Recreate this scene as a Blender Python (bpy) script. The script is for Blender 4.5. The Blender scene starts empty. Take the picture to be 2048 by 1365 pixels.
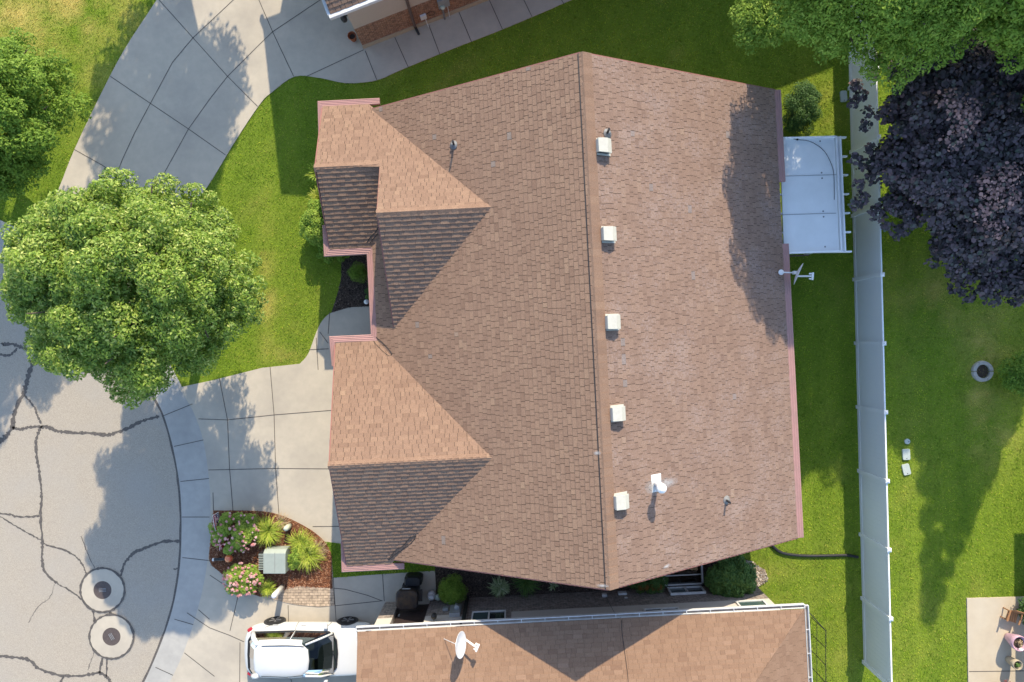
import bpy, math, random
import numpy as np
from mathutils import Vector, Matrix
random.seed(7); rng = np.random.default_rng(7)
C = bpy.context.scene.collection
R = math.radians
# ------------------------------------------------------------------ camera, light, sky
cd = bpy.data.cameras.new('camera'); cam = bpy.data.objects.new('camera', cd); C.objects.link(cam)
cd.sensor_width = 36; cd.lens = 24; cd.clip_end = 600; cam.location = (0, 0, 25)
bpy.context.scene.camera = cam
SUN = Vector((.265, 1.445, 1.0)).normalized()
w = bpy.data.worlds.new('World'); bpy.context.scene.world = w; w.use_nodes = True
wn = w.node_tree.nodes; wl = w.node_tree.links
sky = wn.new('ShaderNodeTexSky'); sky.sky_type = 'NISHITA'; sky.sun_disc = False
sky.sun_elevation = math.asin(SUN.z); sky.sun_rotation = math.atan2(SUN.x, SUN.y)
sky.air_density = 1.0; sky.dust_density = .6
wl.new(sky.outputs[0], wn['Background'].inputs[0]); wn['Background'].inputs[1].default_value = .15
sd = bpy.data.lights.new('sun', 'SUN'); sd.energy = 2.8; sd.angle = R(.53); sd.color = (1, .875, .67)
so = bpy.data.objects.new('sun', sd); C.objects.link(so); so.location = (5, 20, 40)
so.rotation_euler = SUN.to_track_quat('Z', 'Y').to_euler()
vs = bpy.context.scene.view_settings
vs.view_transform = 'Standard'; vs.look = 'None'; vs.exposure = 1.30; vs.gamma = 1
bpy.context.scene.cycles.max_bounces = 6; bpy.context.scene.cycles.transparent_max_bounces = 8

# ------------------------------------------------------------------ helpers
def W(px, py, z=0.):
    k = (25. - z) / 1365.
    return ((px - 1024) * k, (682.5 - py) * k, z)
CA, SA = .99869, .0512
def H(u, v, z=0.):                                   # street-block frame: u to the east, v to the south
    return (u * CA + v * SA, u * SA - v * CA, z)
def lin(c):
    return tuple(((x / 255) / 12.92 if x / 255 < .04045 else ((x / 255 + .055) / 1.055) ** 2.4) for x in c)

def mat(name, c1, c2=None, scale=5., rough=.8, bump=0., detail=4., c3=None, scale3=.6, f3=.5, metal=0., spec=.3, bscale=None, transl=0.):
    m = bpy.data.materials.new(name); m.use_nodes = True
    n = m.node_tree.nodes; l = m.node_tree.links; b = n['Principled BSDF']
    b.inputs['Roughness'].default_value = rough; b.inputs['Metallic'].default_value = metal
    b.inputs['Specular IOR Level'].default_value = spec
    tc = n.new('ShaderNodeTexCoord')
    col = None
    if c2 is None: c2 = tuple(x * .85 for x in c1)
    nz = n.new('ShaderNodeTexNoise'); nz.inputs['Scale'].default_value = scale; nz.inputs['Detail'].default_value = detail
    nz.inputs['Roughness'].default_value = .65
    l.new(tc.outputs['Object'], nz.inputs['Vector'])
    rp = n.new('ShaderNodeMapRange'); rp.inputs[1].default_value = .3; rp.inputs[2].default_value = .7
    l.new(nz.outputs['Fac'], rp.inputs[0])
    mx = n.new('ShaderNodeMix'); mx.data_type = 'RGBA'
    mx.inputs[6].default_value = (*c1, 1); mx.inputs[7].default_value = (*c2, 1)
    l.new(rp.outputs[0], mx.inputs[0]); col = mx.outputs[2]
    if c3:
        n3 = n.new('ShaderNodeTexNoise'); n3.inputs['Scale'].default_value = scale3; n3.inputs['Detail'].default_value = 5
        l.new(tc.outputs['Object'], n3.inputs['Vector'])
        r3 = n.new('ShaderNodeMapRange'); r3.inputs[1].default_value = .45; r3.inputs[2].default_value = .72; r3.inputs[4].default_value = f3
        l.new(n3.outputs['Fac'], r3.inputs[0])
        m3 = n.new('ShaderNodeMix'); m3.data_type = 'RGBA'; m3.inputs[7].default_value = (*c3, 1)
        l.new(r3.outputs[0], m3.inputs[0]); l.new(col, m3.inputs[6]); col = m3.outputs[2]
    l.new(col, b.inputs['Base Color'])
    if bump:
        nb = n.new('ShaderNodeTexNoise'); nb.inputs['Scale'].default_value = bscale or scale * 3; nb.inputs['Detail'].default_value = 6
        l.new(tc.outputs['Object'], nb.inputs['Vector'])
        bp = n.new('ShaderNodeBump'); bp.inputs['Strength'].default_value = 1; bp.inputs['Distance'].default_value = bump
        l.new(nb.outputs['Fac'], bp.inputs['Height']); l.new(bp.outputs[0], b.inputs['Normal'])
    return m

def tone_mat(name, stops, rough=.9, transl=0., gran=0., marks=None, spec=.2, dry=None, big=None):
    """colour picked by the mesh attribute 'tone' (0..1), real variation from leaf to leaf / tab to tab"""
    m = bpy.data.materials.new(name); m.use_nodes = True
    n = m.node_tree.nodes; l = m.node_tree.links; b = n['Principled BSDF']
    b.inputs['Roughness'].default_value = rough; b.inputs['Specular IOR Level'].default_value = spec
    at = n.new('ShaderNodeAttribute'); at.attribute_name = 'tone'
    cr = n.new('ShaderNodeValToRGB'); e = cr.color_ramp.elements
    e[0].position = stops[0][0]; e[0].color = (*stops[0][1], 1); e[1].position = stops[-1][0]; e[1].color = (*stops[-1][1], 1)
    for p, c in stops[1:-1]:
        q = e.new(p); q.color = (*c, 1)
    l.new(at.outputs['Fac'], cr.inputs[0]); col = cr.outputs[0]
    tc = n.new('ShaderNodeTexCoord')
    if dry:
        a2 = n.new('ShaderNodeAttribute'); a2.attribute_name = 'dry'
        mx = n.new('ShaderNodeMix'); mx.data_type = 'RGBA'; mx.inputs[7].default_value = (*dry, 1)
        l.new(a2.outputs['Fac'], mx.inputs[0]); l.new(col, mx.inputs[6]); col = mx.outputs[2]
    if gran:
        nz = n.new('ShaderNodeTexNoise'); nz.inputs['Scale'].default_value = 45; nz.inputs['Detail'].default_value = 3
        l.new(tc.outputs['Object'], nz.inputs['Vector'])
        mr = n.new('ShaderNodeMapRange'); mr.inputs[1].default_value = .3; mr.inputs[2].default_value = .7
        mr.inputs[3].default_value = 1 - gran; mr.inputs[4].default_value = 1 + gran
        l.new(nz.outputs['Fac'], mr.inputs[0])
        vm = n.new('ShaderNodeVectorMath'); vm.operation = 'SCALE'
        l.new(col, vm.inputs[0]); l.new(mr.outputs[0], vm.inputs['Scale']); col = vm.outputs[0]
        nb = n.new('ShaderNodeTexNoise'); nb.inputs['Scale'].default_value = 160
        l.new(tc.outputs['Object'], nb.inputs['Vector'])
        bp = n.new('ShaderNodeBump'); bp.inputs['Distance'].default_value = .004
        l.new(nb.outputs['Fac'], bp.inputs['Height']); l.new(bp.outputs[0], b.inputs['Normal'])
    if big:
        n2 = n.new('ShaderNodeTexNoise'); n2.inputs['Scale'].default_value = .8; n2.inputs['Detail'].default_value = 4
        l.new(tc.outputs['Object'], n2.inputs['Vector'])
        mr = n.new('ShaderNodeMapRange'); mr.inputs[1].default_value = .4; mr.inputs[2].default_value = .65; mr.inputs[4].default_value = .35
        l.new(n2.outputs['Fac'], mr.inputs[0])
        mx = n.new('ShaderNodeMix'); mx.data_type = 'RGBA'; mx.inputs[7].default_value = (*big, 1)
        l.new(mr.outputs[0], mx.inputs[0]); l.new(col, mx.inputs[6]); col = mx.outputs[2]
    if marks:
        n3 = n.new('ShaderNodeTexNoise'); n3.inputs['Scale'].default_value = 17; n3.inputs['Detail'].default_value = 5; n3.inputs['Roughness'].default_value = .7
        l.new(tc.outputs['Object'], n3.inputs['Vector'])
        n4 = n.new('ShaderNodeTexNoise'); n4.inputs['Scale'].default_value = 1.1; n4.inputs['Detail'].default_value = 3
        l.new(tc.outputs['Object'], n4.inputs['Vector'])
        ad = n.new('ShaderNodeMath'); ad.operation = 'MULTIPLY_ADD'; ad.inputs[1].default_value = .55
        l.new(n4.outputs['Fac'], ad.inputs[0]); l.new(n3.outputs['Fac'], ad.inputs[2])
        mr = n.new('ShaderNodeMapRange'); mr.inputs[1].default_value = .76; mr.inputs[2].default_value = 1.0; mr.inputs[4].default_value = .42
        l.new(ad.outputs[0], mr.inputs[0])
        mx = n.new('ShaderNodeMix'); mx.data_type = 'RGBA'; mx.inputs[7].default_value = (*marks, 1)
        l.new(mr.outputs[0], mx.inputs[0]); l.new(col, mx.inputs[6]); col = mx.outputs[2]
    l.new(col, b.inputs['Base Color'])
    if transl:
        tr = n.new('ShaderNodeBsdfTranslucent'); l.new(col, tr.inputs[0])
        ms = n.new('ShaderNodeMixShader'); ms.inputs[0].default_value = transl
        l.new(b.outputs[0], ms.inputs[1]); l.new(tr.outputs[0], ms.inputs[2])
        l.new(ms.outputs[0], n['Material Output'].inputs[0])
    return m

def brick_mat(name, a, b_, mort, bw=.2, rh=.075, ms=.008, flat=False):
    m = bpy.data.materials.new(name); m.use_nodes = True
    n = m.node_tree.nodes; l = m.node_tree.links; b = n['Principled BSDF']; b.inputs['Roughness'].default_value = .9
    tc = n.new('ShaderNodeTexCoord'); sp = n.new('ShaderNodeSeparateXYZ'); cb = n.new('ShaderNodeCombineXYZ')
    ad = n.new('ShaderNodeMath'); l.new(tc.outputs['Object'], sp.inputs[0])
    l.new(sp.outputs[0], ad.inputs[0]); l.new(sp.outputs[1], ad.inputs[1]); l.new((sp if flat else ad).outputs[0], cb.inputs[0]); l.new(sp.outputs[1 if flat else 2], cb.inputs[1])
    br = n.new('ShaderNodeTexBrick'); br.inputs['Scale'].default_value = 1; br.inputs['Brick Width'].default_value = bw
    br.inputs['Row Height'].default_value = rh; br.inputs['Mortar Size'].default_value = ms; br.inputs['Bias'].default_value = -.1
    br.inputs['Color1'].default_value = (*a, 1); br.inputs['Color2'].default_value = (*b_, 1); br.inputs['Mortar'].default_value = (*mort, 1)
    l.new(cb.outputs[0], br.inputs[0])
    nz = n.new('ShaderNodeTexNoise'); nz.inputs['Scale'].default_value = 9; l.new(tc.outputs['Object'], nz.inputs[0])
    mr = n.new('ShaderNodeMapRange'); mr.inputs[1].default_value = .3; mr.inputs[2].default_value = .7; mr.inputs[3].default_value = .7; mr.inputs[4].default_value = 1.35
    l.new(nz.outputs['Fac'], mr.inputs[0]); vm = n.new('ShaderNodeVectorMath'); vm.operation = 'SCALE'
    l.new(br.outputs[0], vm.inputs[0]); l.new(mr.outputs[0], vm.inputs['Scale']); l.new(vm.outputs[0], b.inputs['Base Color'])
    bp = n.new('ShaderNodeBump'); bp.inputs['Distance'].default_value = .01; bp.invert = True
    l.new(br.outputs['Fac'], bp.inputs['Height']); l.new(bp.outputs[0], b.inputs['Normal'])
    return m

def glass_mat(name, tint=(.17, .21, .20), fac=.25):
    m = bpy.data.materials.new(name); m.use_nodes = True
    n = m.node_tree.nodes; l = m.node_tree.links; n.remove(n['Principled BSDF'])
    t = n.new('ShaderNodeBsdfTransparent'); t.inputs[0].default_value = (*tint, 1)
    g = n.new('ShaderNodeBsdfGlossy'); g.inputs['Roughness'].default_value = .04
    fr = n.new('ShaderNodeFresnel'); fr.inputs[0].default_value = 1.5
    ms = n.new('ShaderNodeMixShader'); l.new(fr.outputs[0], ms.inputs[0])
    l.new(t.outputs[0], ms.inputs[1]); l.new(g.outputs[0], ms.inputs[2]); l.new(ms.outputs[0], n['Material Output'].inputs[0])
    return m

M = {}
M['concrete'] = mat('concrete', (.49, .43, .34), (.43, .38, .305), 3.5, .9, .004, 8, (.32, .285, .24), .55, .6, bscale=60)
M['patioc'] = mat('patio_concrete', (.52, .445, .33), (.47, .40, .30), 2.5, .9, .004, 8, (.56, .50, .40), .9, .5, bscale=60)
M['walk'] = mat('walk_concrete', (.40, .36, .32), (.33, .30, .27), 4, .9, .004, 8, (.27, .25, .23), .7, .5, bscale=60)
M['gutterc'] = mat('curb_concrete', (.42, .40, .36), (.36, .345, .315), 4, .9, .004, 8, (.29, .28, .26), .8, .5, bscale=60)
M['asphalt'] = mat('asphalt', (.50, .435, .345), (.25, .215, .175), 55, .95, .012, 3, (.36, .33, .29), .45, .6, bscale=70)
M['tar'] = mat('tar', (.055, .05, .048), (.15, .13, .11), 22, .6, .003, 8)
M['joint'] = mat('joint', (.07, .065, .06), (.10, .09, .08), 8, .95)
M['earth'] = mat('earth', (.09, .12, .03), (.06, .09, .02), 14, 1, .03, 6, (.13, .12, .05), .5, .5)
M['mulchdark'] = mat('dark_mulch', (.045, .034, .028), (.12, .09, .07), 38, 1, .03, 5)
M['mulchred'] = mat('red_mulch', (.24, .10, .05), (.13, .055, .03), 30, 1, .03, 5)
M['paver'] = brick_mat('paver', (.43, .33, .235), (.38, .29, .21), (.2, .16, .12), .2, .1, .007, True)
TAN = [(0, (.175, .105, .073)), (.3, (.222, .139, .096)), (.55, (.25, .158, .109)), (.8, (.275, .177, .12)), (.95, (.30, .198, .132)), (1, (.23, .18, .15))]
M['sh_main'] = tone_mat('shingle', TAN, gran=.22)
M['sh_east'] = tone_mat('shingle_weathered', [(p, (c[0] * .96, c[1] * 1.0, c[2] * 1.08)) for p, c in TAN], gran=.22, marks=(.36, .29, .265))
TAN2 = [(0, (.19, .11, .072)), (.5, (.25, .155, .10)), (1, (.285, .18, .12))]
M['sh_south'] = tone_mat('shingle_flat', TAN2, gran=.15)
M['under'] = mat('underlay', (.03, .022, .02))
M['pink'] = mat('pink_gutter', (.39, .215, .195), (.34, .19, .17), 3, .5, 0, 5, (.30, .19, .165), 1.5, .5, spec=.3)
M['fascia'] = mat('fascia', (.30, .13, .11))
M['brick'] = brick_mat('brick_red', (.30, .14, .075), (.20, .085, .05), (.34, .27, .2))
M['brickg'] = brick_mat('brick_grey', (.27, .215, .18), (.15, .12, .105), (.33, .30, .27), rh=.07)
M['stucco'] = mat('stucco', (.50, .42, .34), (.46, .39, .32), 20, .95, .003)
M['stuccow'] = mat('stucco_pale', (.56, .51, .45), (.51, .47, .42), 20, .95, .003)
M['found'] = mat('foundation', (.42, .36, .26), (.36, .30, .22), 6, .95)
M['white'] = mat('white_paint', (.74, .74, .73), (.68, .68, .67), 3, .45, spec=.4)
M['vinyl'] = mat('white_vinyl', (.93, .93, .92), (.90, .91, .91), 2.5, .5, spec=.3)
M['cream'] = mat('cream_vent', (.54, .52, .44), (.46, .44, .38), 9, .5)
M['offw'] = mat('dirty_white', (.70, .70, .68), (.56, .55, .53), 5, .5)
M['black'] = mat('black', (.018, .018, .02), (.03, .03, .032), 9, .45)
M['blackm'] = mat('black_metal', (.03, .03, .03), None, 5, .5)
M['grey'] = mat('grey_metal', (.34, .36, .37), (.28, .30, .31), 5, .5, metal=.3)
M['lead'] = mat('flashing', (.22, .22, .22), (.16, .16, .16), 12, .6)
M['leafmud'] = mat('gutter_silt', (.34, .30, .26), (.22, .17, .14), 3, .9)
M['brownpipe'] = mat('brown_downspout', (.14, .09, .075), None, 5, .5)
M['bark'] = mat('bark', (.16, .12, .09), (.09, .065, .05), 16, 1, .02)
M['door'] = mat('dark_door', (.045, .03, .028), (.035, .025, .022), 5, .5)
M['terra'] = mat('terracotta', (.32, .11, .05), (.26, .085, .04), 9, .8)
M['soil'] = mat('soil', (.04, .03, .022), (.07, .05, .04), 30, 1)
M['glassd'] = mat('window_glass', (.06, .10, .10), (.05, .08, .085), .8, .08, spec=.8)
M['glassn'] = mat('window_glass_dark', (.02, .03, .035), None, .8, .1, spec=.8)
M['patiopan'] = mat('patio_panel', (.74, .75, .73), (.69, .70, .68), 2, .5, 0, 4, (.60, .61, .58), 1.2, .4)
M['carglass'] = glass_mat('car_glass')
M['carw'] = mat('car_paint', (.60, .60, .59), (.58, .58, .57), 1, .25, spec=.5)
M['tyre'] = mat('tyre', (.02, .02, .02), None, 9, .8)
M['rim'] = mat('rim', (.42, .42, .43), None, 5, .3, metal=.8)
M['tan'] = mat('tan_leather', (.42, .35, .25), None, 5, .6)
M['cabinet'] = mat('cabinet_green', (.33, .37, .33), (.29, .33, .29), 4, .6)
M['palegr'] = mat('pale_green_plastic', (.50, .53, .42), None, 4, .5)
M['red'] = mat('sign_red', (.42, .025, .04), (.36, .02, .035), 5, .5)
M['navy'] = mat('sign_navy', (.035, .04, .16), None, 5, .5)
M['wood'] = mat('cedar', (.38, .19, .09), (.30, .15, .07), 9, .7)
M['pinkpot'] = mat('pink_glaze', (.52, .33, .40), (.47, .29, .36), 3, .3, spec=.5)
M['stone'] = mat('stone', (.40, .39, .35), (.30, .29, .27), 12, .9, .006)
M['stepst'] = mat('pale_cover', (.42, .47, .44), (.37, .42, .39), 9, .8)
M['rock'] = tone_mat('rocks', [(0, (.25, .19, .14)), (.5, (.42, .34, .26)), (1, (.55, .50, .44))])
M['chipr'] = tone_mat('red_chips', [(0, (.14, .05, .028)), (.6, (.30, .125, .06)), (1, (.48, .28, .17))])
M['chipd'] = tone_mat('dark_chips', [(0, (.02, .015, .013)), (.6, (.08, .058, .045)), (1, (.26, .20, .15))])
G1 = [(0, (.055, .125, .008)), (.35, (.165, .275, .016)), (.7, (.30, .415, .030)), (1, (.50, .54, .06))]
M['leafA'] = tone_mat('leaf_green', [(0, (.035, .085, .010)), (.4, (.14, .245, .028)), (.75, (.29, .40, .055)), (1, (.50, .55, .15))], .5, .32, spec=.35)
M['leafD'] = tone_mat('leaf_dark', [(0, (.03, .085, .02)), (.5, (.08, .165, .035)), (1, (.17, .27, .055))], .6, .22, spec=.3)
M['leafB'] = tone_mat('leaf_bright', [(0, (.075, .16, .018)), (.5, (.21, .33, .04)), (1, (.34, .44, .08))], .6, .25)
M['leafP'] = tone_mat('leaf_purple', [(0, (.03, .03, .028)), (.3, (.075, .066, .070)), (.6, (.17, .125, .14)), (.78, (.10, .13, .095)), (.86, (.19, .12, .12)), (1, (.44, .27, .24))], .75, .12, spec=.2)
M['leafR'] = tone_mat('leaf_pinkred', [(0, (.12, .04, .04)), (.6, (.33, .14, .12)), (1, (.52, .34, .30))], .6, .2)
M['lily'] = tone_mat('blade_yellowgreen', [(0, (.18, .28, .03)), (.5, (.42, .50, .06)), (1, (.62, .58, .15))], .6, .25)
M['hosta'] = tone_mat('blade_variegated', [(0, (.12, .20, .05)), (.5, (.32, .38, .18)), (1, (.55, .58, .36))], .6, .2)
M['petal'] = tone_mat('petal_pink', [(0, (.58, .20, .20)), (.5, (.72, .36, .34)), (1, (.80, .58, .53))], .6, .25)
M['straw'] = tone_mat('straw', [(0, (.35, .24, .13)), (1, (.55, .42, .26))], .8, .1)
M['grass'] = tone_mat('grass_blade', G1, .8, .25, dry=(.60, .47, .13), spec=.15)
M['lawn'] = tone_mat('lawn', [(0, (.105, .17, .014)), (1, (.185, .25, .024))], 1, 0, gran=.45, dry=(.45, .36, .10))

def add_transl(m, f, col):
    n = m.node_tree.nodes; l = m.node_tree.links; b = n['Principled BSDF']; t = n.new('ShaderNodeBsdfTranslucent'); t.inputs[0].default_value = (*col, 1)
    x = n.new('ShaderNodeMixShader'); x.inputs[0].default_value = f; l.new(b.outputs[0], x.inputs[1]); l.new(t.outputs[0], x.inputs[2]); l.new(x.outputs[0], n['Material Output'].inputs[0])
add_transl(M['vinyl'], .12, (.85, .88, .9))
def tag(o, label=None, cat=None, group=None, kind=None):
    if label: o['label'] = label
    if cat: o['category'] = cat
    if group: o['group'] = group
    if kind: o['kind'] = kind
    return o
LOC = {}
def thing(name, label, cat, loc=(0, 0, 0), group=None, rotz=0.):
    o = bpy.data.objects.new(name, None); C.objects.link(o); o.empty_display_size = .2
    o.location = loc; o.rotation_euler = (0, 0, rotz); LOC[o.name] = Vector(loc)
    return tag(o, label, cat, group)
def origin(parent):
    p = parent
    while p is not None and p.parent is not None: p = p.parent
    return LOC.get(p.name, Vector((0, 0, 0))) if p is not None else Vector((0, 0, 0))

class MB:
    def __init__(s): s.v = []; s.f = []; s.m = []; s.t = []; s.local = False
    def add(s, vs_, fs, m=0, t=.5):
        o = len(s.v); s.v += [tuple(x) for x in vs_]
        for f in fs: s.f.append([i + o for i in f]); s.m.append(m); s.t.append(t)
        return s
    def box(s, c, d, rz=0., m=0, mx=None, t=.5):
        x, y, z = d[0] / 2, d[1] / 2, d[2] / 2
        P = [Vector(p) for p in ((-x, -y, -z), (x, -y, -z), (x, y, -z), (-x, y, -z), (-x, -y, z), (x, -y, z), (x, y, z), (-x, y, z))]
        Mx = mx if mx is not None else Matrix.Rotation(rz, 3, 'Z')
        P = [Mx @ p + Vector(c) for p in P]
        return s.add(P, [(0, 3, 2, 1), (4, 5, 6, 7), (0, 1, 5, 4), (1, 2, 6, 5), (2, 3, 7, 6), (3, 0, 4, 7)], m, t)
    def hbox(s, u0, u1, v0, v1, z0, z1, m=0):
        P = [H(u0, v0, z0), H(u1, v0, z0), H(u1, v1, z0), H(u0, v1, z0), H(u0, v0, z1), H(u1, v0, z1), H(u1, v1, z1), H(u0, v1, z1)]
        return s.add(P, [(0, 1, 2, 3), (4, 7, 6, 5), (0, 4, 5, 1), (1, 5, 6, 2), (2, 6, 7, 3), (3, 7, 4, 0)], m)
    def bar(s, a, b, w, h=None, m=0, up=(0, 0, 1)):
        a = Vector(a); b = Vector(b); h = h or w; d = (b - a); L = d.length; d.normalize()
        sd_ = d.cross(Vector(up))
        if sd_.length < 1e-4: sd_ = d.cross(Vector((1, 0, 0)))
        sd_.normalize(); u = sd_.cross(d)
        P = [p + sd_ * (i * w / 2) + u * (j * h / 2) for p in (a, b) for i, j in ((-1, -1), (1, -1), (1, 1), (-1, 1))]
        return s.add(P, [(0, 1, 2, 3), (4, 7, 6, 5), (0, 4, 5, 1), (1, 5, 6, 2), (2, 6, 7, 3), (3, 7, 4, 0)], m)
    def tube(s, pts, r, n=8, m=0, cap=True, t=.5):
        pts = [Vector(p) for p in pts]; rs = r if isinstance(r, (list, tuple)) else [r] * len(pts)
        vv = []; prev = None
        for i, p in enumerate(pts):
            d = (pts[min(i + 1, len(pts) - 1)] - pts[max(i - 1, 0)])
            if d.length < 1e-6: d = Vector((0, 0, 1))
            d.normalize()
            if prev is None:
                a = d.cross(Vector((0, 0, 1)))
                if a.length < 1e-3: a = d.cross(Vector((1, 0, 0)))
            else: a = prev - d * prev.dot(d)
            a.normalize(); prev = a; b = d.cross(a)
            vv += [p + (a * math.cos(2 * math.pi * k / n) + b * math.sin(2 * math.pi * k / n)) * rs[i] for k in range(n)]
        fs = [(i * n + k, i * n + (k + 1) % n, (i + 1) * n + (k + 1) % n, (i + 1) * n + k) for i in range(len(pts) - 1) for k in range(n)]
        if cap: fs += [tuple(range(n))[::-1], tuple((len(pts) - 1) * n + k for k in range(n))]
        return s.add(vv, fs, m, t)
    def lathe(s, c, prof, n=16, m=0, sx=1., sy=1., ax=None):
        vv = []; Q = ax if ax is not None else Matrix.Identity(3)
        for r, z in prof:
            vv += [Q @ Vector((r * sx * math.cos(2 * math.pi * k / n), r * sy * math.sin(2 * math.pi * k / n), z)) + Vector(c) for k in range(n)]
        fs = [(i * n + k, i * n + (k + 1) % n, (i + 1) * n + (k + 1) % n, (i + 1) * n + k) for i in range(len(prof) - 1) for k in range(n)]
        fs += [tuple(range(n))[::-1], tuple((len(prof) - 1) * n + k for k in range(n))]
        return s.add(vv, fs, m)
    def prism(s, poly, z0, z1, m=0, side=True):
        n = len(poly); a = sum(poly[i][0] * poly[(i + 1) % n][1] - poly[(i + 1) % n][0] * poly[i][1] for i in range(n))
        if a < 0: poly = poly[::-1]
        vv = [(p[0], p[1], z1) for p in poly] + [(p[0], p[1], z0) for p in poly]
        fs = [tuple(range(n))]
        if side: fs += [(i, i + n, (i + 1) % n + n, (i + 1) % n) for i in range(n)]
        return s.add(vv, fs, m)
    def ribbon(s, pts, w_, z, m=0, jit=0., t=.5):
        pts = [Vector((p[0], p[1], 0)) for p in pts]; vv = []
        for i, p in enumerate(pts):
            d = pts[min(i + 1, len(pts) - 1)] - pts[max(i - 1, 0)]; d.normalize(); nn = Vector((-d.y, d.x, 0))
            ww = w_ * (1 + jit * (random.random() * 2 - 1)) / 2
            vv += [(p + nn * ww + Vector((0, 0, z))), (p - nn * ww * (1 + jit * (random.random() - .5)) + Vector((0, 0, z)))]
        return s.add(vv, [(2 * i, 2 * i + 1, 2 * i + 3, 2 * i + 2) for i in range(len(pts) - 1)], m, t)
    def build(s, name, mats, parent=None, smooth=False, bevel=0., tone=False, local=False):
        me = bpy.data.meshes.new(name)
        o = Vector((0, 0, 0)) if local else origin(parent)
        me.from_pydata([(x[0] - o.x, x[1] - o.y, x[2] - o.z) for x in s.v], [], s.f)
        mats = mats if isinstance(mats, list) else [mats]
        for m_ in mats: me.materials.append(m_)
        if len(mats) > 1: me.polygons.foreach_set('material_index', s.m)
        if tone:
            a = me.attributes.new('tone', 'FLOAT', 'FACE'); a.data.foreach_set('value', s.t)
        if smooth:
            me.polygons.foreach_set('use_smooth', [True] * len(s.f))
        me.update()
        ob = bpy.data.objects.new(name, me); C.objects.link(ob)
        if parent is not None: ob.parent = parent
        if bevel:
            b = ob.modifiers.new('bevel', 'BEVEL'); b.width = bevel; b.segments = 2; b.limit_method = 'ANGLE'
        return ob

def fast(name, V, k, attrs, m, parent=None, smooth=False):
    """V: (nfaces*k,3) numpy, faces of k own vertices"""
    nf = len(V) // k; me = bpy.data.meshes.new(name)
    V = V - np.array(origin(parent))
    me.vertices.add(len(V)); me.vertices.foreach_set('co', V.astype(np.float32).ravel())
    me.loops.add(len(V)); me.loops.foreach_set('vertex_index', np.arange(len(V), dtype=np.int32))
    me.polygons.add(nf); me.polygons.foreach_set('loop_start', np.arange(nf, dtype=np.int32) * k)
    me.polygons.foreach_set('loop_total', np.full(nf, k, dtype=np.int32))
    for an, av in attrs.items():
        a = me.attributes.new(an, 'FLOAT', 'FACE'); a.data.foreach_set('value', np.clip(av, 0, 1).astype(np.float32))
    me.materials.append(m); me.update(calc_edges=True)
    o = bpy.data.objects.new(name, me); C.objects.link(o)
    if parent is not None: o.parent = parent
    return o
def unit(a): return a / (np.linalg.norm(a, axis=1, keepdims=True) + 1e-9)

def leaves(clumps, n, L, Wd, up=.5, lowcut=-.4, shape='diamond', tone0=.5, tvar=.18, seed=0, droop=.0, fill=.75):
    r = np.random.default_rng(seed); cl = np.array([c[:4] for c in clumps], float)
    ct = np.array([c[4] if len(c) > 4 else 0. for c in clumps])
    p = cl[:, 3] ** 2; p /= p.sum(); ix = r.choice(len(cl), n, p=p)
    d = unit(r.normal(size=(n, 3))); d[:, 2] = np.where(d[:, 2] < lowcut, -d[:, 2], d[:, 2])
    rad = cl[ix, 3] * (fill + (1.12 - fill) * r.random(n) ** .6)
    P = cl[ix, :3] + d * rad[:, None] * np.array([1, 1, .8])
    N = unit(d * .7 + np.array([0, 0, up]) + r.normal(size=(n, 3)) * .42)
    T = unit(np.cross(N, unit(r.normal(size=(n, 3))))); B = np.cross(N, T)
    T[:, 2] -= droop; s = (.5 + .85 * r.random(n) ** 1.3)[:, None]
    if shape == 'round':
        K = 6; V = np.stack([P + (T * math.cos(2 * math.pi * k / K) * L / 2 + B * math.sin(2 * math.pi * k / K) * Wd / 2) * s for k in range(K)], 1)
    else:
        K = 4; V = np.stack([P - T * L / 2 * s, P + B * Wd / 2 * s - T * L * .05 * s + N * L * .06, P + T * L / 2 * s, P - B * Wd / 2 * s - T * L * .05 * s + N * L * .06], 1)
    t = tone0 + ct[ix] + r.normal(size=n) * tvar
    return V.reshape(-1, 3), K, t

def lobed(c, rad, nl, ns, lr, sr, seed, jit=.12, zlow=-.35):
    """lobes on an ellipsoid, each covered by small clumps"""
    r = random.Random(seed); out = []; k = 0
    for i in range(nl):
        z = 1 - (i + .5) / nl * (1 - zlow); a = i * 2.39996 + r.uniform(-.3, .3); q = math.sqrt(max(0, 1 - z * z)); f = 1 - lr / max(rad) + r.uniform(-jit * 1.7, .02)
        lc = (c[0] + rad[0] * f * q * math.cos(a), c[1] + rad[1] * f * q * math.sin(a), c[2] + rad[2] * f * z)
        R_ = lr * r.uniform(.8, 1.25); tl = r.uniform(-.08, .08)
        for j in range(ns):
            zz = 1 - (j + .5) / ns * 1.45; b = j * 2.4 + r.uniform(0, 1); qq = math.sqrt(max(0, 1 - zz * zz))
            out.append((lc[0] + R_ * qq * math.cos(b) * .85, lc[1] + R_ * qq * math.sin(b) * .85, lc[2] + R_ * zz * .75, sr * r.uniform(.7, 1.3), tl + r.uniform(-.06, .06)))
    return out

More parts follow.
